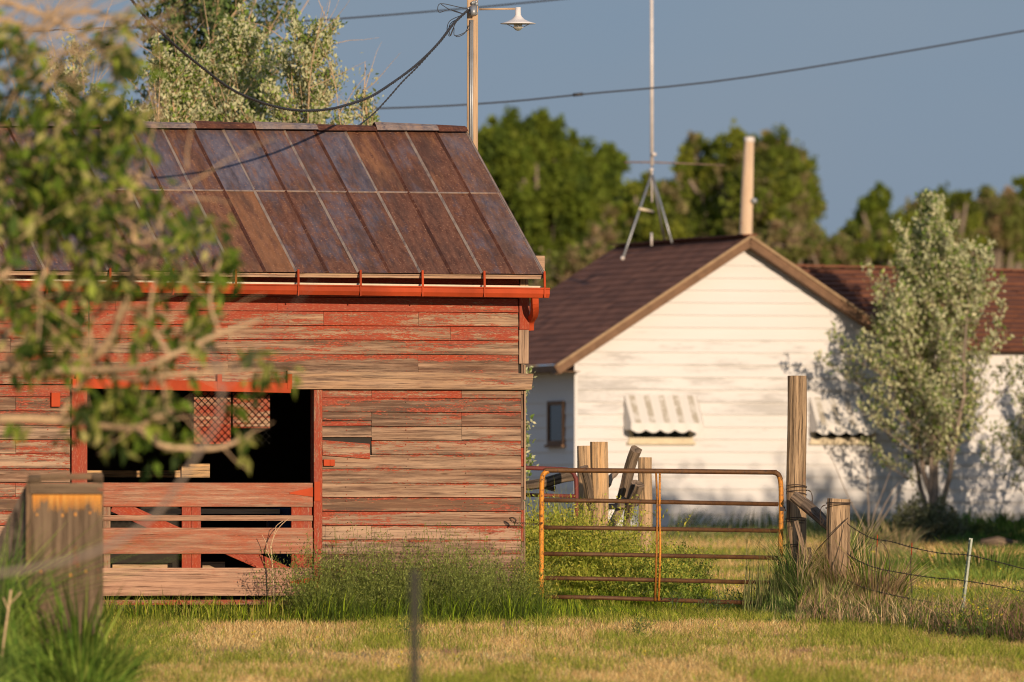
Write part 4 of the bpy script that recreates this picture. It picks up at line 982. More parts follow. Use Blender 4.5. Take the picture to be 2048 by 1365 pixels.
for (cx, cy, s_) in ((74, 1030, 2), (125, 1031, 2.6), (151, 1029, 2.8), (180, 1026, 2.2), (82, 1144, 2.4), (141, 1150, 2.8), (172, 1143, 2.2)):
    a = FBp(cx-s_, cy-s_*1.6); b = FBp(cx+s_, cy+s_*1.6); m.hexa([((a.x+b.x)/2, Yf-.003, b.z), (a.x, Yf-.003, (a.z+b.z)/2), ((a.x+b.x)/2, Yf-.003, a.z), (b.x, Yf-.003, (a.z+b.z)/2), ((a.x+b.x)/2, Yf-.0006, b.z), (a.x, Yf-.0006, (a.z+b.z)/2), ((a.x+b.x)/2, Yf-.0006, a.z), (b.x, Yf-.0006, (a.z+b.z)/2)], (0, .5, 0), (0, 0, 1), (1, 0, 0))
m.build('splintered_wood', 'splinter', fb)
m = MB(); a = FBp(58, 988, -.03); b = FBp(206, 966, -.03); m.box(((a.x+b.x)/2, Yf-.022, (a.z+b.z)/2), b.x-a.x, .036, b.z-a.z, (0, .65, 0)); m.build('cap_board', 'box_wood', fb, .004)
m = MB(); a = FBp(58, 962); b = FBp(204, 949); m.bar(Vector((a.x, Yf+.0, (a.z+b.z)/2-.005)), Vector((b.x, Yf+.0, (a.z+b.z)/2+.012)), .05, .05, tint=(0, .9, .1)); m.tube([Vector((a.x-.005, Yf-.02, a.z+.01)), Vector((a.x+.09, Yf-.02, a.z+.012))], .036, 10, (0, .3, 0)); m.tube([Vector((b.x-.07, Yf-.02, a.z+.02)), Vector((b.x+.01, Yf-.02, a.z+.024))], .034, 10, (0, .3, 0)); m.build('lid_roll', 'box_wood', fb, .004)
m = MB(); a = FBp(59, 962); m.box((a.x-.005, Yf+.0, (a.z+.1)/2), .04, .05, a.z-.1, (0, .7, .1), 'z'); b = FBp(201, 962); m.box((b.x, Yf+.03, (b.z+.1)/2), .04, .05, b.z-.1, (0, .3, .0), 'z'); m.build('corner_post', 'box_wood', fb, .004)
m = MB(); a = FBp(54, 965); b = FBp(-60, 1170); zt = a.z; zb = on_ground(50, Yf).z-.1
# sloping side board running back to the left
for k_ in range(7):
    t0, t1 = k_/7, (k_+1)/7-.006; x0_ = a.x+(b.x-a.x)*t0; x1_ = a.x+(b.x-a.x)*t1; z0_ = zt+(b.z-zt)*t0; z1_ = zt+(b.z-zt)*t1; y0_ = Yf+.02+.5*t0; y1_ = Yf+.02+.5*t1
    m.hexa([(x0_, y0_, zb), (x0_, y0_+.02, zb), (x0_, y0_+.02, z0_), (x0_, y0_, z0_), (x1_, y1_, zb), (x1_, y1_+.02, zb), (x1_, y1_+.02, z1_), (x1_, y1_, z1_)], (0, .7+.2*random.random(), 0), (0, 0, 1), (1, 0, 0))
m.build('sloping_side', 'dark_wood', fb)

# foreground post
Yt = 55.0; tb = on_ground(829, Yt)
tg = thing('steel_post', tb, 'out-of-focus dark steel fence post close to the camera', 'fence post')
dk = plain('dark_rusty_steel', (.045, .040, .030), .7, var=.3, sc=10)
m = MB(); m.bar(tb-Vector((0, 0, .3)), at(829, 1140, Yt), .045, .008, up=(0, 1, 0)); m.build('flange', dk, tg)
m = MB(); m.bar(tb-Vector((0, .018, .3)), at(829, 1142, Yt-.018), .007, .034, up=(0, 1, 0)); m.build('stem', dk, tg)

# ================================================================== PLANTS
def limb(m, p, d, L, r, bend=.25, n=6, r_end=.35, up=.0, g=rng):
    pts = [Vector(p)]; d = Vector(d).normalized()
    for i in range(n):
        d = (d+Vector(g.normal(size=3))*bend/ n**.5*.6+Vector((0, 0, up/n))).normalized(); pts.append(pts[-1]+d*L/n)
    m.tube(pts, [r*(1-(1-r_end)*i/n) for i in range(n+1)], 6 if r > .012 else 4, cap=False); return pts

def spire_tree(name, base, H, rad, env, nst, nbr, leafS, per, cols, lab, cat, mat='silver', bark='bark_grey', grp=None, lean=(0, 0), low=.2, seed=1, bare=0, tr=.05, twig=.45):
    """several stems with rising side branches that end in leafy spires. env(h 0..1) gives the relative width."""
    g = np.random.default_rng(seed); t = thing(name, base, lab, cat, grp); m = MB(); LP = []
    for s in range(nst):
        th = g.random()*6.28; off = Vector((math.cos(th), math.sin(th), 0))*(.0 if s == 0 else rad*.45*g.random())
        tip = Vector(base)+off+Vector((lean[0], lean[1], H*(1 if s == 0 else .6+.3*g.random())))
        tip += off*.7; k = 9; pts = [Vector(base).lerp(tip, i/k)+Vector((off.x, off.y, 0))*(math.sin(i/k*math.pi)*.5)+Vector(g.normal(size=3))*.03*H/5*(i > 0) for i in range(k+1)]
        m.tube(pts, [tr*(1-.9*i/k)+.004 for i in range(k+1)], 8)
        nb = nbr if s == 0 else nbr//2
        for b in range(nb):
            h = low+(1-low)*(b+g.random())/nb
            if h > .99: h = .99
            i = h*k; i0 = min(k-1, int(i)); p = pts[i0].lerp(pts[i0+1], i-i0); hz = (p.z-base[2])/H
            az = g.random()*6.28; L = rad*env(hz)*(.65+.5*g.random()); rise = .42+.85*hz+g.normal()*.15
            d = Vector((math.cos(az), math.sin(az), rise)); bp = limb(m, p, d, L*1.15, max(.005, tr*.35*(1-hz*.6)), .4, 7, .2, .5, g)
            for j in range(1, 8):
                ns = 3
                for q_ in range(ns):
                    d2 = Vector((g.normal(), g.normal(), .9+g.random())); tl = L*twig*(.35+.5*g.random())*(1.25-j/9)
                    tp_ = limb(m, bp[j], d2, tl, .0035, .3, 3, .4, .3, g) if j > 1 else [bp[j]]*2
                    for w_ in range(per):
                        a = g.random()**.8*(len(tp_)-1.001); i1 = int(a); LP.append(np.array(tp_[i1].lerp(tp_[i1+1], a-i1))+g.normal(size=3)*leafS*.55)
        for w_ in range(per*14):
            LP.append(np.array(pts[-1])+g.normal(size=3)*np.array([.10, .10, .22])*H/5*.8-np.array([0, 0, .12]))
    for b in range(bare):
        az = g.random()*6.28; p = Vector(base)+Vector((math.cos(az)*rad*.5*g.random(), math.sin(az)*rad*.5*g.random(), H*(.3+.4*g.random())))
        bp = limb(m, p, (g.normal()*.25, g.normal()*.25, 1), H*.45, .013, .3, 8, .2, 0, g)
        for j in range(2, 8): limb(m, bp[j], (g.normal()*.8, g.normal()*.8, 1), H*.12, .006, .3, 4, .2, 0, g)
    m.build('trunk', bark, t)
    LP = np.array(LP); n = len(LP); S = leafS*(.6+.7*g.random(n))
    fast_mesh('crown', *leaves(LP, S, pal(cols, n, seed, .18), .0, seed, up=np.array([0, 0, .6]), ratio=.5), mat, t, tuple(LP.mean(0)))
    return t, n
SIL = [(.22, .31, .06), (.15, .23, .04), (.62, .58, .33), (.74, .68, .43), (.32, .38, .10), (.13, .20, .03)]
tot = 0
tb_ = on_ground(1868, 165.7)
t, n = spire_tree('silver_leaf_tree', tb_, 4.75, 1.38, lambda h: max(.12, min(1, .40+(h-.05)*3.2)*(1-max(0, h-.42)/.66)**.8), 6, 40, .070, 9, SIL, 'young silvery-leaved tree standing before the white house', 'tree', lean=(-.05, 0), low=.22, seed=5, tr=.042); tot += n
tb_ = at(2080, 1060, 165); tb_.z = float(gz(0, 165))
t, n = spire_tree('silver_leaf_tree', tb_, 2.75, 1.15, lambda h: max(.2, 1-h*.7), 3, 24, .06, 9, SIL, 'smaller silvery-leaved tree cut by the right edge', 'tree', low=.25, seed=8, tr=.03); tot += n
SILG = SIL[:4]+[(.20, .29, .05), (.15, .22, .03), (.28, .35, .07), (.10, .15, .02)]
tb_ = on_ground(1035, 128)
t, n = spire_tree('silver_leaf_shrub', tb_, 2.35, .42, lambda h: max(.3, 1-abs(h-.75)*1.5), 2, 14, .055, 6, SIL, 'silvery-leaved shrub peeping out behind the barn corner', 'shrub', low=.4, seed=9, tr=.03); tot += n
# poplars behind the barn
for i, (px, py, Y, rad, nb, sd_, cols, bare, lab) in enumerate((
    (345, 150, 134, 1.15, 40, 21, SILG, 8, 'silver-leaved poplar with tan bare shoots behind the barn roof, at the left'),
    (470, 105, 136, 1.35, 46, 22, SILG, 9, 'silver-leaved poplar behind the middle of the barn roof'),
    (615, 88, 134, 1.1, 44, 23, SIL, 4, 'pale silver-leaved poplar right of the other poplars behind the roof'),
    (735, 190, 134, .30, 12, 24, SIL, 5, 'thin poplar shoot just above the barn roof by the drop cable'),
    (150, 110, 136, .8, 22, 25, SIL, 12, 'poplar mostly hidden by the foreground branches'))):
    b_ = on_ground(px, Y); H_ = at(px, py, Y).z-b_.z
    t, n = spire_tree('poplar_tree', b_, H_, rad, lambda h: .25 if h < .4 else max(.25, (1-max(0, h-.62)/.45)**.6), 5, nb, .060, 11, cols, lab, 'tree', bark='bark', low=.55, seed=sd_, bare=bare, tr=.05, grp='poplars behind the barn', twig=.35); tot += n
DGR = [(.09, .15, .04), (.12, .19, .05), (.18, .24, .08), (.28, .30, .15)]
b_ = on_ground(440, 146); H_ = at(440, -260, 146).z-b_.z
t, n = spire_tree('poplar_tree', b_, H_, 1.35, lambda h: .3 if h < .4 else max(.35, (1-max(0, h-.7)/.5)**.6), 4, 60, .085, 10, DGR, 'taller dark green poplar rising out of the top of the frame', 'tree', bark='bark', low=.5, seed=31, bare=4, tr=.07, grp='poplars behind the barn', mat='leaf', twig=.35); tot += n

def blob_tree(name, base, top_z, blobs, n, S, cols, lab, cat='tree', grp=None, seed=1, dead=0, bark='bark'):
    """crown made of leaf sprays round limb ends; blobs: list of (world centre, radius x, radius z)"""
    g = np.random.default_rng(seed); t = thing(name, base, lab, cat, grp); m = MB(); base = Vector(base)
    Hh = top_z-base.z; fork = base+Vector((0, 0, Hh*.3)); m.tube([base-Vector((0, 0, .3)), base.lerp(fork, .5)+Vector((.1, 0, 0)), fork], [Hh*.035, Hh*.028, Hh*.024], 8)
    P = []; C = []; tot_ = sum(b[1]*b[2] for b in blobs)
    for c, rx, rz in blobs:
        c = Vector(c); m.tube(smooth_path([fork, fork.lerp(c, .5)+Vector((g.normal()*.2, g.normal()*.2, .1*Hh)), c], 4), [Hh*.014*(1-.09*i) for i in range(9)], 6, cap=False)
        nk = int(n*rx*rz/tot_); ns = max(6, int(nk/55))
        for s in range(ns):
            v = g.normal(size=3); v /= np.linalg.norm(v); rr = g.random()**.4*1.12
            cc = np.array(c)+v*np.array([rx, rx, rz])*rr; 
            if g.random() < .3: m.tube([c, Vector(cc)], [.02, .008], 4, cap=False)
            k = int(nk/ns); P.append(cc+g.normal(size=(k, 3))*np.array([.2, .2, .26])*min(rx, 1.6)*.75); C.append(np.full(k, g.random()))
    for b in range(dead):
        c = Vector(blobs[g.integers(len(blobs))][0]); bp = limb(m, Vector((c.x+g.normal()*.5, c.y-1.2, base.z+Hh*.35)), (g.normal()*.35, 0, 1), Hh*.45, .028, .3, 7, .2, 0, g)
        for j in range(2, 7): limb(m, bp[j], (g.normal(), g.normal()*.5, .9), Hh*.14, .02, .3, 4, .3, 0, g)
    m.build('trunk', 'bark_grey', t)
    P = np.concatenate(P); C = np.concatenate(C); k = len(P); base_c = np.array(cols)[np.clip((C*len(cols)).astype(int), 0, len(cols)-1)]
    col = np.clip(base_c*(1+.2*g.normal(size=(k, 1))), .004, 1)
    fast_mesh('crown', *leaves(P, S*(.6+.8*g.random(k)), col, 0, seed, ratio=.8), 'far_leaf', t, tuple(P.mean(0))); return k
CW = [(.16, .22, .03), (.20, .26, .032), (.25, .30, .04), (.21, .26, .035), (.12, .17, .03)]
CW2 = [(.24, .28, .04), (.30, .32, .045), (.19, .24, .035), (.35, .29, .14), (.15, .18, .035)]
CW3 = [(.34, .28, .13), (.27, .28, .08), (.42, .30, .18), (.22, .25, .06)]
def far(name, lab, Y, pxs, n, S, cols, seed, dead=0, cat='tree', grp='trees on the far side of the house'):
    """pxs: blobs in photo pixels (x, y, rx, ry)"""
    g = np.random.default_rng(seed); k = F/Y; bl = []
    for (x_, y_, rx, ry) in pxs: c = at(x_, y_, Y+g.normal()*1.5); bl.append((c, rx/k, ry/k))
    mx = sum(b[0].x for b in bl)/len(bl); base = (mx, Y, float(gz(0, Y))); tz = max(b[0].z+b[2] for b in bl)
    for (c, rx, rz) in list(bl):
        for q_ in range(5):
            a_ = g.random()*6.28; f_ = .22+.25*g.random(); bl.append((c+Vector((math.cos(a_)*rx, g.normal()*.5, math.sin(a_)*rz*1.05)), rx*f_, rz*f_*1.3))
    return blob_tree(name, base, tz, bl, int(n*2.6), S*.66, cols, lab, cat, grp, seed, dead)
tot += far('cottonwood_tree', 'tall dense green cottonwood just right of the barn roof peak', 290, [(1000, 320, 50, 55), (1060, 300, 60, 50), (1110, 345, 45, 60), (1030, 400, 70, 60), (1110, 430, 60, 60), (1050, 500, 80, 60), (990, 300, 35, 40)], 15000, .22, CW, 41)
tot += far('cottonwood_tree', 'lower rounded cottonwood with a notch of sky to its left, beside the antenna mast', 300, [(1185, 345, 45, 50), (1205, 400, 45, 60), (1165, 400, 40, 60), (1190, 470, 60, 60), (1150, 520, 70, 50)], 11000, .22, CW, 42)
tot += far('cottonwood_tree', 'olive cottonwood standing behind the pale pole, widest crown', 285, [(1395, 325, 36, 36), (1440, 400, 70, 55), (1470, 320, 40, 45), (1560, 335, 50, 55), (1540, 400, 70, 60), (1590, 400, 50, 60), (1400, 430, 60, 60), (1360, 400, 42, 45), (1480, 460, 90, 50), (1600, 360, 30, 50)], 17000, .22, CW2, 43, dead=3)
tot += far('cottonwood_tree', 'green tree filling the gap behind the antenna tripod', 275, [(1270, 440, 50, 45), (1320, 450, 50, 50), (1245, 480, 40, 50), (1300, 400, 35, 35), (1280, 520, 80, 30)], 7000, .22, CW2, 44, dead=3)
tot += far('brush_thicket', 'tan half-bare brush behind the left slope of the house roof', 260, [(1130, 560, 60, 40), (1180, 540, 60, 40), (1100, 590, 50, 40), (1215, 500, 40, 35)], 3500, .16, CW3, 45, dead=7, cat='shrub')
tot += far('brush_thicket', 'tan half-bare brush behind the pale pole and the gable peak', 262, [(1560, 490, 50, 30), (1610, 500, 40, 30), (1660, 510, 40, 26), (1540, 520, 60, 25)], 3500, .16, CW3, 46, dead=7, cat='shrub')
tot += far('slender_tree', 'small upright dark green tree left of the silvery tree top', 330, [(1745, 430, 26, 38), (1740, 470, 34, 36), (1735, 510, 40, 36)], 4500, .22, CW, 47)
tot += far('brush_thicket', 'low green bushes behind the ridge of the wing roof', 270, [(1690, 515, 45, 30), (1760, 520, 50, 28), (1820, 520, 50, 28), (1640, 490, 30, 25), (1700, 480, 25, 30)], 5000, .18, CW2, 48, dead=3, cat='shrub')
tot += far('cottonwood_tree', 'yellow-green tree directly behind the top of the silvery tree', 310, [(1830, 450, 40, 50), (1880, 440, 45, 45), (1800, 480, 40, 40), (1850, 500, 70, 40), (1925, 450, 35, 45)], 8000, .22, CW2, 49)
tot += far('cottonwood_tree', 'tan-green tree right of the silvery tree top', 315, [(1970, 450, 48, 46), (1990, 490, 50, 40), (1930, 500, 50, 35), (2010, 440, 30, 40)], 7000, .22, CW3, 50, dead=2)
tot += far('cottonwood_tree', 'dark tree cut by the right edge of the picture', 320, [(2040, 420, 34, 40), (2050, 470, 50, 50), (2090, 430, 50, 60)], 5000, .22, CW, 51)
tot += far('far_grove', 'dark grove low behind the barn roof and the house', 350, [(x_, 560+20*math.sin(x_), 70, 45) for x_ in range(940, 2150, 90)], 9000, .3, CW, 52)

# off-frame bushes added to cast shade on the foot of the house wall
for i in range(5):
    hx = 8.7+i*1.9; hy = 149.0+i*.3; zb_ = float(gz(0, hy)); hh = 5.05+.1*math.sin(i*2)
    blob_tree('shade_caster_bush', (hx, hy, zb_), zb_+hh, [((hx, hy, zb_+hh-1.2), 1.2, .9), ((hx+.3, hy, zb_+1.5), 1.3, 1.2)], 6000, .15, CW, ('unseen bush added right of the picture to cast shade, number %s from the house' % ['nearest', 'second', 'third', 'fourth', 'farthest'][i]).replace('number ', ''), 'shrub', 'unseen bushes added to cast shade', 60+i)

# sagebrush at the foot of the silvery tree
def shrub(name, px, Y, w, h, n, cols, lab, seed, mat='grass'):
    g = np.random.default_rng(seed); b = on_ground(px, Y); t = thing(name, b, lab, 'shrub'); m = MB()
    for i in range(14):
        th = g.random()*6.28; limb(m, b, (math.cos(th)*.7, math.sin(th)*.7, 1), h*.8, .01, .4, 5, .3, 0, g)
    m.build('stem', 'bark_grey', t)
    v = g.normal(size=(n, 3)); v /= np.linalg.norm(v, axis=1)[:, None]; v[:, 2] = abs(v[:, 2]); r = g.random(n)[:, None]**.35
    P = np.array(b)+v*r*np.array([w, w, h])*(.75+.35*vnoise(v[:, 0]*3+9, v[:, 2]*3+9, .6, seed))[:, None]
    fast_mesh('crown', *leaves(P, .045+.05*g.random(n), pal(cols, n, seed, .2), 0, seed, up=v*.8, ratio=.28), mat, t, tuple(P.mean(0)))
shrub('sagebrush', 1850, 157.0, .62, .72, 5000, [(.20, .20, .12), (.15, .16, .09), (.12, .13, .06)], 'grey-green sagebrush at the foot of the silvery tree', 3)
shrub('sagebrush', 1955, 157.5, .4, .3, 1500, [(.10, .13, .05), (.07, .10, .03)], 'low dark bush right of the sagebrush', 4)
m = MB(); bb = on_ground(1740, 157)
for a_, l_ in ((-.3, 1.5), (.05, 1.3), (.3, 1.2), (-.1, 1.4), (.55, 1.0)): limb(m, bb, (a_, 0, 1), l_, .014, .3, 8, .2)
whole(m, 'bare_sapling', 'bark_grey', bb, 'bare leafless sapling stems left of the silvery tree', 'shrub')
m = MB(); p = on_ground(1995, 152); m.tube([p+Vector((-.22, 0, .10)), p+Vector((0, 0, .12)), p+Vector((.26, 0, .08))], [.06, .075, .05], 10, (0, .5, 0), wob=.08); whole(m, 'log', 'dark_wood', p, 'short grey log lying in shaded grass near the right edge', 'log')

# ------------------------------------------------------------------ grasses and weeds
def cat_mesh(parts):
    V = []; pn = []; idx = []; C = []; o = 0
    for v, p, i, c in parts: V.append(v); pn.append(p); idx.append(np.asarray(i).ravel()+o); C.append(c); o += len(v)
    return np.concatenate(V), np.concatenate(pn), np.concatenate(idx), np.concatenate(C)
def grass_patch(n, pxr, Yr, hr, wd, cols, seed, w=None, lean=.45, mask=None, hm=None):
    g = np.random.default_rng(seed); x, y = scatter(int(n*.72), *Yr, seed=seed, pxr=pxr); k = clear(x, y)
    if mask is not None: k &= mask(pix(x, y), y, g)
    x, y = x[k], y[k]; H = hr[0]+(hr[1]-hr[0])*g.random(len(x))**1.9*1.2
    H *= .45+1.1*vnoise(x, y, .16, seed)
    if hm is not None: H *= hm(pix(x, y), y)
    return blades(np.stack([x, y, gz(x, y)-.01], 1), H, wd*(.9+1.3*g.random(len(x))), pal(cols, len(x), seed, .36, w), lean, .8, seed)
LUSH = [(.17, .25, .012), (.08, .14, .010), (.26, .34, .02), (.36, .38, .03), (.05, .08, .01)]
DRY = [(.70, .50, .27), (.60, .42, .22), (.42, .26, .16), (.34, .20, .13)]
parts = [grass_patch(11000, (195, 640), (111.0, 113.6), (.06, .24), .006, LUSH+GRN, 71, lean=.6),
         grass_patch(13000, (600, 1090), (110.9, 114.4), (.09, .30), .006, LUSH[:3]+[LUSH[4], (.10, .15, .02), (.06, .09, .015)], 72, lean=.6),
         grass_patch(18000, (1040, 1420), (112.6, 119), (.14, .50), .007, LUSH, 73, hm=lambda p, y: np.clip(1.5-(p-1050)/330, .35, 1.3)),
         grass_patch(7000, (1045, 1300), (114.6, 118.8), (.25, .95), .006, [(.38, .42, .05), (.26, .33, .03), (.5, .46, .10), (.16, .22, .02)], 70, lean=.45, hm=lambda p, y: np.clip(1.3-(p-1050)/300, .4, 1.1)),
         grass_patch(9000, (1380, 1620), (112.8, 118), (.05, .18), .006, LUSH+GRN, 74)]
V_, p_, i_, c_ = cat_mesh(parts); tag(fast_mesh('green_grass', V_, p_, i_, c_, 'grass'), 'lush green grass along the foot of the barn and under the gate', kind='stuff')
parts = [grass_patch(4600, (1500, 1700), (111.2, 114.4), (.14, .80), .006, [(.09, .16, .03), (.14, .21, .04), (.26, .34, .07), (.05, .08, .03), (.55, .46, .20)], 75, lean=.38, hm=lambda p, y: np.clip((p-1480)/110, .25, 1)),
         grass_patch(9000, (1590, 1800), (110.4, 113.8), (.12, .58), .006, DRY+LUSH[:2], 76),
         grass_patch(24000, (1620, 2100), (105.5, 112.0), (.06, .30), .006, DRY+LUSH[:2]+[(.10, .13, .04), (.07, .09, .03)], 77, mask=lambda p, y, g: y > 111.6-(p-1560)*.0155+g.normal(size=len(p))*.25, lean=.7),
         grass_patch(12000, (1880, 2100), (100.5, 106.5), (.08, .40), .006, [(.34, .20, .13), (.42, .26, .16), (.24, .14, .09)]+LUSH[:2], 78, mask=lambda p, y, g: y > 112-(p-1560)*.0195, lean=.7),
         grass_patch(500, (1480, 1640), (113.5, 115), (.4, .75), .006, [(.2, .24, .07), (.3, .28, .12)], 79, lean=.2)]
V_, p_, i_, c_ = cat_mesh(parts); tag(fast_mesh('tall_fence_grass', V_, p_, i_, c_, 'grass'), 'tall tangled green and straw grass along the wire fence', kind='stuff')
parts = [grass_patch(4200, (-60, 235), (80.5, 85.7), (.30, 1.0), .013, [(.08, .15, .02), (.13, .22, .03), (.24, .34, .05), (.34, .42, .08)], 81, lean=.9, hm=lambda p, y: np.clip(1.25-p/330, .35, 1.2)),
         grass_patch(7000, (-60, 330), (79.5, 85.9), (.05, .14), .007, [(.12, .18, .05), (.16, .22, .06), (.3, .28, .10)], 82, hm=lambda p, y: np.clip(1.3-p/300, .3, 1.2))]
V_, p_, i_, c_ = cat_mesh(parts); tag(fast_mesh('foreground_grass', V_, p_, i_, c_, 'grass'), 'soft out-of-focus green grass round the foot of the plank bin', kind='stuff')
parts = [grass_patch(9000, (1330, 2100), (156, 165), (.10, .34), .012, [(.30, .26, .12), (.14, .20, .05), (.10, .16, .03), (.22, .22, .09)], 83, lean=.6),
         grass_patch(4000, (1880, 2100), (150, 163), (.12, .34), .012, [(.06, .12, .02), (.08, .14, .03)], 84, lean=.6),
         grass_patch(2500, (1660, 1830), (140, 156), (.10, .30), .012, [(.40, .30, .16), (.48, .36, .2), (.2, .22, .08)], 85, lean=.8),
         grass_patch(5000, (1640, 2100), (122, 140), (.08, .28), .010, [(.20, .26, .05), (.16, .24, .05)], 86, lean=.8)]
V_, p_, i_, c_ = cat_mesh(parts); tag(fast_mesh('yard_grass', V_, p_, i_, c_, 'grass'), 'rank soft grass in front of the white house wall', kind='stuff')

def weeds(specs, seed):
    """bushy mustard-like weeds: thin stems with many fine leaflets. specs: (n, px range, Y range, h range, cols, tipcols, leaf)"""
    g = np.random.default_rng(seed); out = []
    for (n, pxr, Yr, hr, cols, tips, ls, nl, spread) in specs:
        x, y = scatter(n, *Yr, seed=seed+n, pxr=pxr); k = clear(x, y); x, y = x[k], y[k]
        for i in range(len(x)):
            h = hr[0]+(hr[1]-hr[0])*g.random(); b = np.array([x[i], y[i], gz(x[i], y[i])])
            ns = g.integers(4, 8); S = []; D = []; Tt = []
            for s in range(ns):
                d = np.array([g.normal()*spread, g.normal()*spread, 1.0]); d /= np.linalg.norm(d); hh_ = h*(.6+.45*g.random())
                P0 = b; P1 = b+d*hh_
                st = np.array([P0, P1]); w_ = np.array([.0022, 0, 0])
                V_ = np.array([P0-w_, P0+w_, P1+w_*.6, P1-w_*.6]); out.append((V_, np.array([4]), np.arange(4), np.array([cols[0]])))
                t = .15+.85*g.random(nl)**.7; pp = P0+(P1-P0)*t[:, None]; fan = (1.15-t)*.10+.015
                pp = pp+g.normal(size=(nl, 3))*fan[:, None]*np.array([1, 1, .6]); S.append(pp); Tt.append(t)
            S = np.concatenate(S); Tt = np.concatenate(Tt); c = pal(cols, len(S), seed+i, .2); tp__ = (Tt > .72) & (g.random(len(S)) < .75); c[tp__] = pal(tips, tp__.sum(), seed+i, .15)
            out.append(leaves(S, ls*(.5+.9*g.random(len(S))), c, 0, seed+i, up=np.array([0, 0, .5]), ratio=.33))
    return cat_mesh(out)
WG = [(.16, .20, .04), (.22, .25, .05), (.10, .13, .03)]; WT_ = [(.50, .46, .08), (.40, .42, .08), (.60, .52, .09)]
V_, p_, i_, c_ = weeds([(80, (650, 1040), (112.3, 113.7), (.55, 1.05), WG, [(.34, .34, .10), (.2, .2, .08)], .026, 40, .26),
                        (125, (590, 1045), (111.7, 113.6), (.20, .90), WG, [(.28, .32, .08)], .03, 44, .40),
                        (26, (1040, 1075), (112.8, 116), (.4, .75), WG, WT_, .03, 40, .3)], 91)
tag(fast_mesh('wall_weeds', V_, p_, i_, c_, 'grass'), 'airy dark green weeds growing against the barn wall', kind='stuff')
V_, p_, i_, c_ = weeds([(150, (1045, 1265), (115.5, 118.6), (.5, 1.25), [(.36, .40, .05), (.27, .33, .04), (.46, .46, .06)], WT_, .038, 50, .24),
                        (120, (1220, 1380), (115.5, 119), (.4, .8), [(.26, .33, .05), (.20, .27, .04)], WT_, .036, 40, .3),
                        (60, (1045, 1170), (121.5, 123), (.7, 1.1), [(.26, .33, .05)], WT_, .036, 50, .3)], 92)
tag(fast_mesh('gate_weeds', V_, p_, i_, c_, 'grass'), 'bright yellow-green weeds behind the left half of the gate', kind='stuff')
V_, p_, i_, c_ = weeds([(8, (1880, 2060), (102, 107), (.3, .5), [(.10, .15, .04)], WT_, .03, 30, .15), (6, (1740, 1860), (112, 118), (.3, .45), [(.10, .15, .04)], WT_, .03, 24, .2),
                        (3, (1260, 1290), (104, 106), (.16, .24), [(.10, .15, .04)], WT_, .03, 20, .2), (3, (790, 830), (103, 106), (.2, .26), [(.12, .17, .04)], WT_, .03, 20, .2), (8, (1290, 1540), (113, 116), (.2, .36), [(.08, .12, .05)], [(.12, .14, .06)], .03, 24, .3)], 93)
tag(fast_mesh('field_weeds', V_, p_, i_, c_, 'grass'), 'scattered upright weeds along the fence and in the turf', kind='stuff')
# yellow flowers
g = np.random.default_rng(5); P = []
def fl(px, Y, h, k=4, s=.05):
    b = np.array(on_ground(px, Y))+np.array([0, 0, h]); P.append(b+g.normal(size=(k, 3))*s*.35)
for px in (790, 800, 812, 632, 640, 440, 470, 505, 508, 640, 905, 1110, 1285, 1050, 130, 180, 20, 1440, 1600): fl(px+g.normal()*5, 91+16*g.random(), .09+.05*g.random(), 5, .06)
for px in (1450, 1470, 1480, 1500, 1506, 1440, 1523, 1490, 1493, 1730, 1744, 1870, 1838, 1860, 2014, 2030, 1995, 1790, 1710, 1702): fl(px+g.normal()*5, 116+12*g.random(), .15+.3*g.random(), 6, .06)
for px in (1954, 1962, 1945, 2004, 1930, 1935, 1960): fl(px, 103+4*g.random(), .25+.2*g.random(), 7, .06)
for k in range(22): fl(1045+g.random()*110, 115.5+3*g.random(), .55+.3*g.random(), 6, .06)
P = np.concatenate(P); tag(fast_mesh('yellow_flowers', *leaves(P, np.full(len(P), .018), pal([(.80, .58, .03), (.7, .55, .05)], len(P), 3), 0, 3, ratio=.9), 'grass'), 'small yellow wildflowers dotted through the grass', kind='stuff')
# dead twig in front of the half door
m = MB(); Yw = 112.9
for pp, r_ in (([(548, 1225), (548, 1200), (546, 1150), (543, 1110), (541, 1092)], .008), ([(541, 1092), (552, 1065), (563, 1050), (579, 1036)], .004), ([(542, 1105), (545, 1080), (551, 1060), (553, 1052), (566, 1042)], .0035), ([(546, 1130), (538, 1112), (532, 1100)], .004), ([(538, 1112), (534, 1090), (524, 1070)], .003)):
    m.tube(smooth_path([at(x_, y_, Yw) for x_, y_ in pp], 4), r_, 6)
whole(m, 'dead_twig', 'bark', at(548, 1225, Yw), 'dry forked twig standing before the half door', 'twig')
m = MB()
for pp, r_ in (([(0, 1345), (8, 1280), (18, 1210), (22, 1180)], .009), ([(18, 1210), (42, 1185)], .005), ([(16, 1220), (6, 1195)], .005)):
    m.tube(smooth_path([at(x_, y_, 83) for x_, y_ in pp], 4), r_, 6)
whole(m, 'dead_twig', 'bark', at(0, 1345, 83), 'dry twig at the bottom left edge in the soft grass', 'twig')

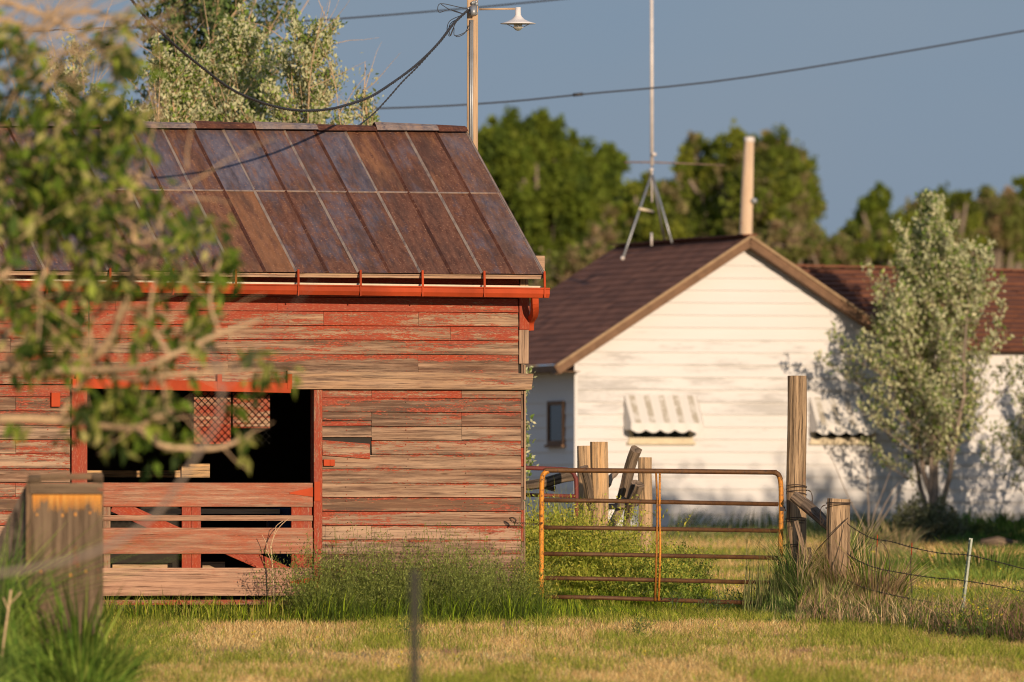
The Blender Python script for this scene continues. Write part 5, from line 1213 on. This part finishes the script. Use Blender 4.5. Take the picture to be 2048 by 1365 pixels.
# ================================================================== FOREGROUND TREE AT THE LEFT
YT = 68.0
trb = on_ground(-420, YT); ft = thing('fruit_tree', trb, 'large out-of-focus leafy tree whose branches reach in from the left edge', 'tree')
g = np.random.default_rng(17); m = MB()
def T(px, py, dy=0): return at(px, py, YT+dy)
trunk = smooth_path([trb-Vector((0, 0, .2)), T(-430, 1300), T(-400, 900), T(-410, 500), T(-380, 100), T(-350, -400)], 4)
m.tube(trunk, list(np.linspace(.17, .06, len(trunk))), 12, wob=.04)
BR = [([(-405, 800), (-200, 745), (0, 738), (110, 742), (160, 730), (215, 690), (250, 600), (268, 520), (268, 440), (258, 380)], 8, 0),
      ([(110, 742), (200, 740), (290, 735), (340, 712), (440, 668), (520, 640)], 5, -.5),
      ([(-410, 380), (-150, 240), (-30, 270), (60, 330), (130, 358), (220, 375), (280, 350)], 8, .5),
      ([(-410, 300), (-100, 200), (0, 195), (100, 212), (160, 245), (200, 300)], 5, .8),
      ([(-410, 560), (-60, 420), (40, 395), (80, 440), (97, 520), (70, 590), (20, 660), (0, 700)], 6, 0),
      ([(-405, 900), (-150, 850), (20, 838), (120, 842), (200, 852), (270, 856), (320, 832), (385, 812)], 6, -.3),
      ([(270, 856), (300, 875), (330, 893), (420, 898), (470, 885), (495, 872)], 4.5, -.3),
      ([(-405, 700), (-100, 640), (0, 560), (60, 470), (70, 350), (90, 250)], 6, .3),
      ([(270, 540), (310, 520), (322, 480), (318, 450)], 4, -.2),
      ([(0, 738), (60, 680), (110, 600), (180, 560), (250, 480), (330, 400)], 4, .3),
      ([(-410, 200), (-150, 60), (0, 40), (80, 60), (170, 20), (260, 60)], 5, 1.0),
      ([(-410, 150), (-100, 0), (60, 20), (140, 60), (200, 100), (250, 170)], 4.5, .7),
      ([(60, 330), (110, 290), (170, 300), (230, 260)], 3.5, 0), ([(200, 740), (180, 650), (230, 590), (240, 520)], 3.5, .2),
      ([(340, 712), (300, 640), (310, 560)], 2.8, -.4), ([(440, 668), (420, 600), (440, 520)], 2.5, -.5), ([(200, 740), (260, 760), (330, 752), (420, 745), (480, 742), (520, 740)], 3, -.4), ([(120, 842), (150, 780), (200, 740)], 3, 0)]
k_ = F/YT
for pts, r_, dy in BR:
    pp = smooth_path([T(x_, y_, dy+.25*math.sin(x_*.013)) for x_, y_ in pts], 5); n_p = len(pp)
    m.tube(pp, [(r_*(1.55-.85*i/n_p))/k_ for i in range(n_p)], 7)
    for j in range(3, n_p, 2):
        if g.random() < .5: limb(m, pp[j], (g.normal(), g.normal()*.4, g.normal()), .22+.2*g.random(), .0055, .5, 5, .3, 0, g)
for i in range(85):                      # fine tan twigs in the top left
    x_ = -60+300*g.random(); y_ = 20+170*g.random(); limb(m, T(x_, y_, g.normal()*.4), (.9+g.normal()*.3, g.normal()*.3, .55+g.normal()*.35), 0.28+.35*g.random(), .0065, .35, 6, .25, 0, g)
for i in range(100):
    x_ = -20+420*g.random()**1.5; y_ = 200+600*g.random(); limb(m, T(x_, y_, g.normal()*.4), (g.normal(), g.normal()*.3, .6+g.normal()*.5), .25+.45*g.random(), .006, .4, 6, .3, 0, g)
m.build('trunk', 'bark', ft)
CL = [(60, 130, 70, 45, 60), (20, 80, 50, 40, 30), (225, 80, 45, 40, 40), (150, 190, 60, 40, 60), (262, 130, 30, 30, 25), (255, 235, 32, 45, 45), (40, 230, 50, 40, 50), (110, 300, 90, 55, 150), (205, 320, 60, 55, 110), (60, 390, 80, 40, 110), (130, 420, 70, 45, 90), (220, 400, 50, 40, 60), (20, 470, 40, 50, 50),
      (335, 480, 34, 36, 45), (385, 455, 34, 34, 45), (350, 540, 48, 40, 55), (450, 500, 34, 38, 55), (440, 560, 22, 30, 20), (250, 560, 50, 35, 45), (140, 560, 55, 40, 55), (40, 600, 45, 40, 50), (100, 645, 45, 34, 45), (290, 610, 34, 40, 35), (395, 600, 34, 45, 45), (365, 655, 40, 30, 40),
      (60, 700, 40, 30, 35), (125, 690, 50, 40, 60), (290, 690, 34, 30, 35), (525, 735, 34, 38, 55), (400, 700, 26, 40, 25), (250, 820, 80, 48, 130), (310, 795, 55, 36, 60), (240, 880, 44, 34, 35), (350, 872, 34, 24, 24), (475, 860, 22, 34, 24), (180, 790, 40, 40, 40), (20, 850, 30, 30, 18), (330, 905, 20, 20, 8), (460, 800, 16, 22, 9), (180, 480, 60, 40, 50), (290, 300, 14, 30, 8), (160, 860, 30, 22, 14)]
P = []; 
for (x_, y_, rx, ry, n) in CL:
    n = int(n*(1.7 if x_ < 285 and y_ < 720 else .95)); rx *= 1.12; ry *= 1.12; sp_ = max(2, n//7); c0 = g.normal(size=(sp_, 2))*.62
    for s in range(n):
        a = c0[s % sp_]; P.append(T(x_+(a[0]+g.normal()*.22)*rx, y_+(a[1]+g.normal()*.26)*ry, g.normal()*.45))
P = np.array([tuple(p) for p in P])
fast_mesh('crown', *leaves(P, .075+.08*g.random(len(P)), pal([(.12, .19, .02), (.16, .24, .025), (.05, .09, .012), (.04, .07, .012), (.30, .36, .05), (.46, .42, .15), (.26, .26, .06)], len(P), 3, .2), .75, 9, ratio=.42), 'leaf', ft, tuple(P.mean(0)))
# nearer arching shoot in front of everything
YN = 54.0; ab_ = at(-260, 1500, YN); ab_.z = float(gz(0, YN))
m = MB(); m.tube(smooth_path([ab_]+[at(x_, y_, YN) for x_, y_ in ((-200, 1250), (-80, 1165), (0, 1148), (100, 1130), (210, 1096), (300, 1040), (350, 980), (400, 900), (432, 850), (442, 790), (432, 725), (410, 690))], 5), list(np.linspace(.016, .007, 61))[:61], 8)
limb(m, at(400, 900, YN), (-.3, 0, 1), .25, .005, .3, 5, .3, 0, g); limb(m, at(442, 790, YN), (.8, 0, 1.2), .7, .005, .2, 6, .3, 0, g)
whole(m, 'arching_shoot', 'bark_grey', ab_, 'very blurred bare shoot arching up across the left foreground', 'branch')
print('leaves', tot)
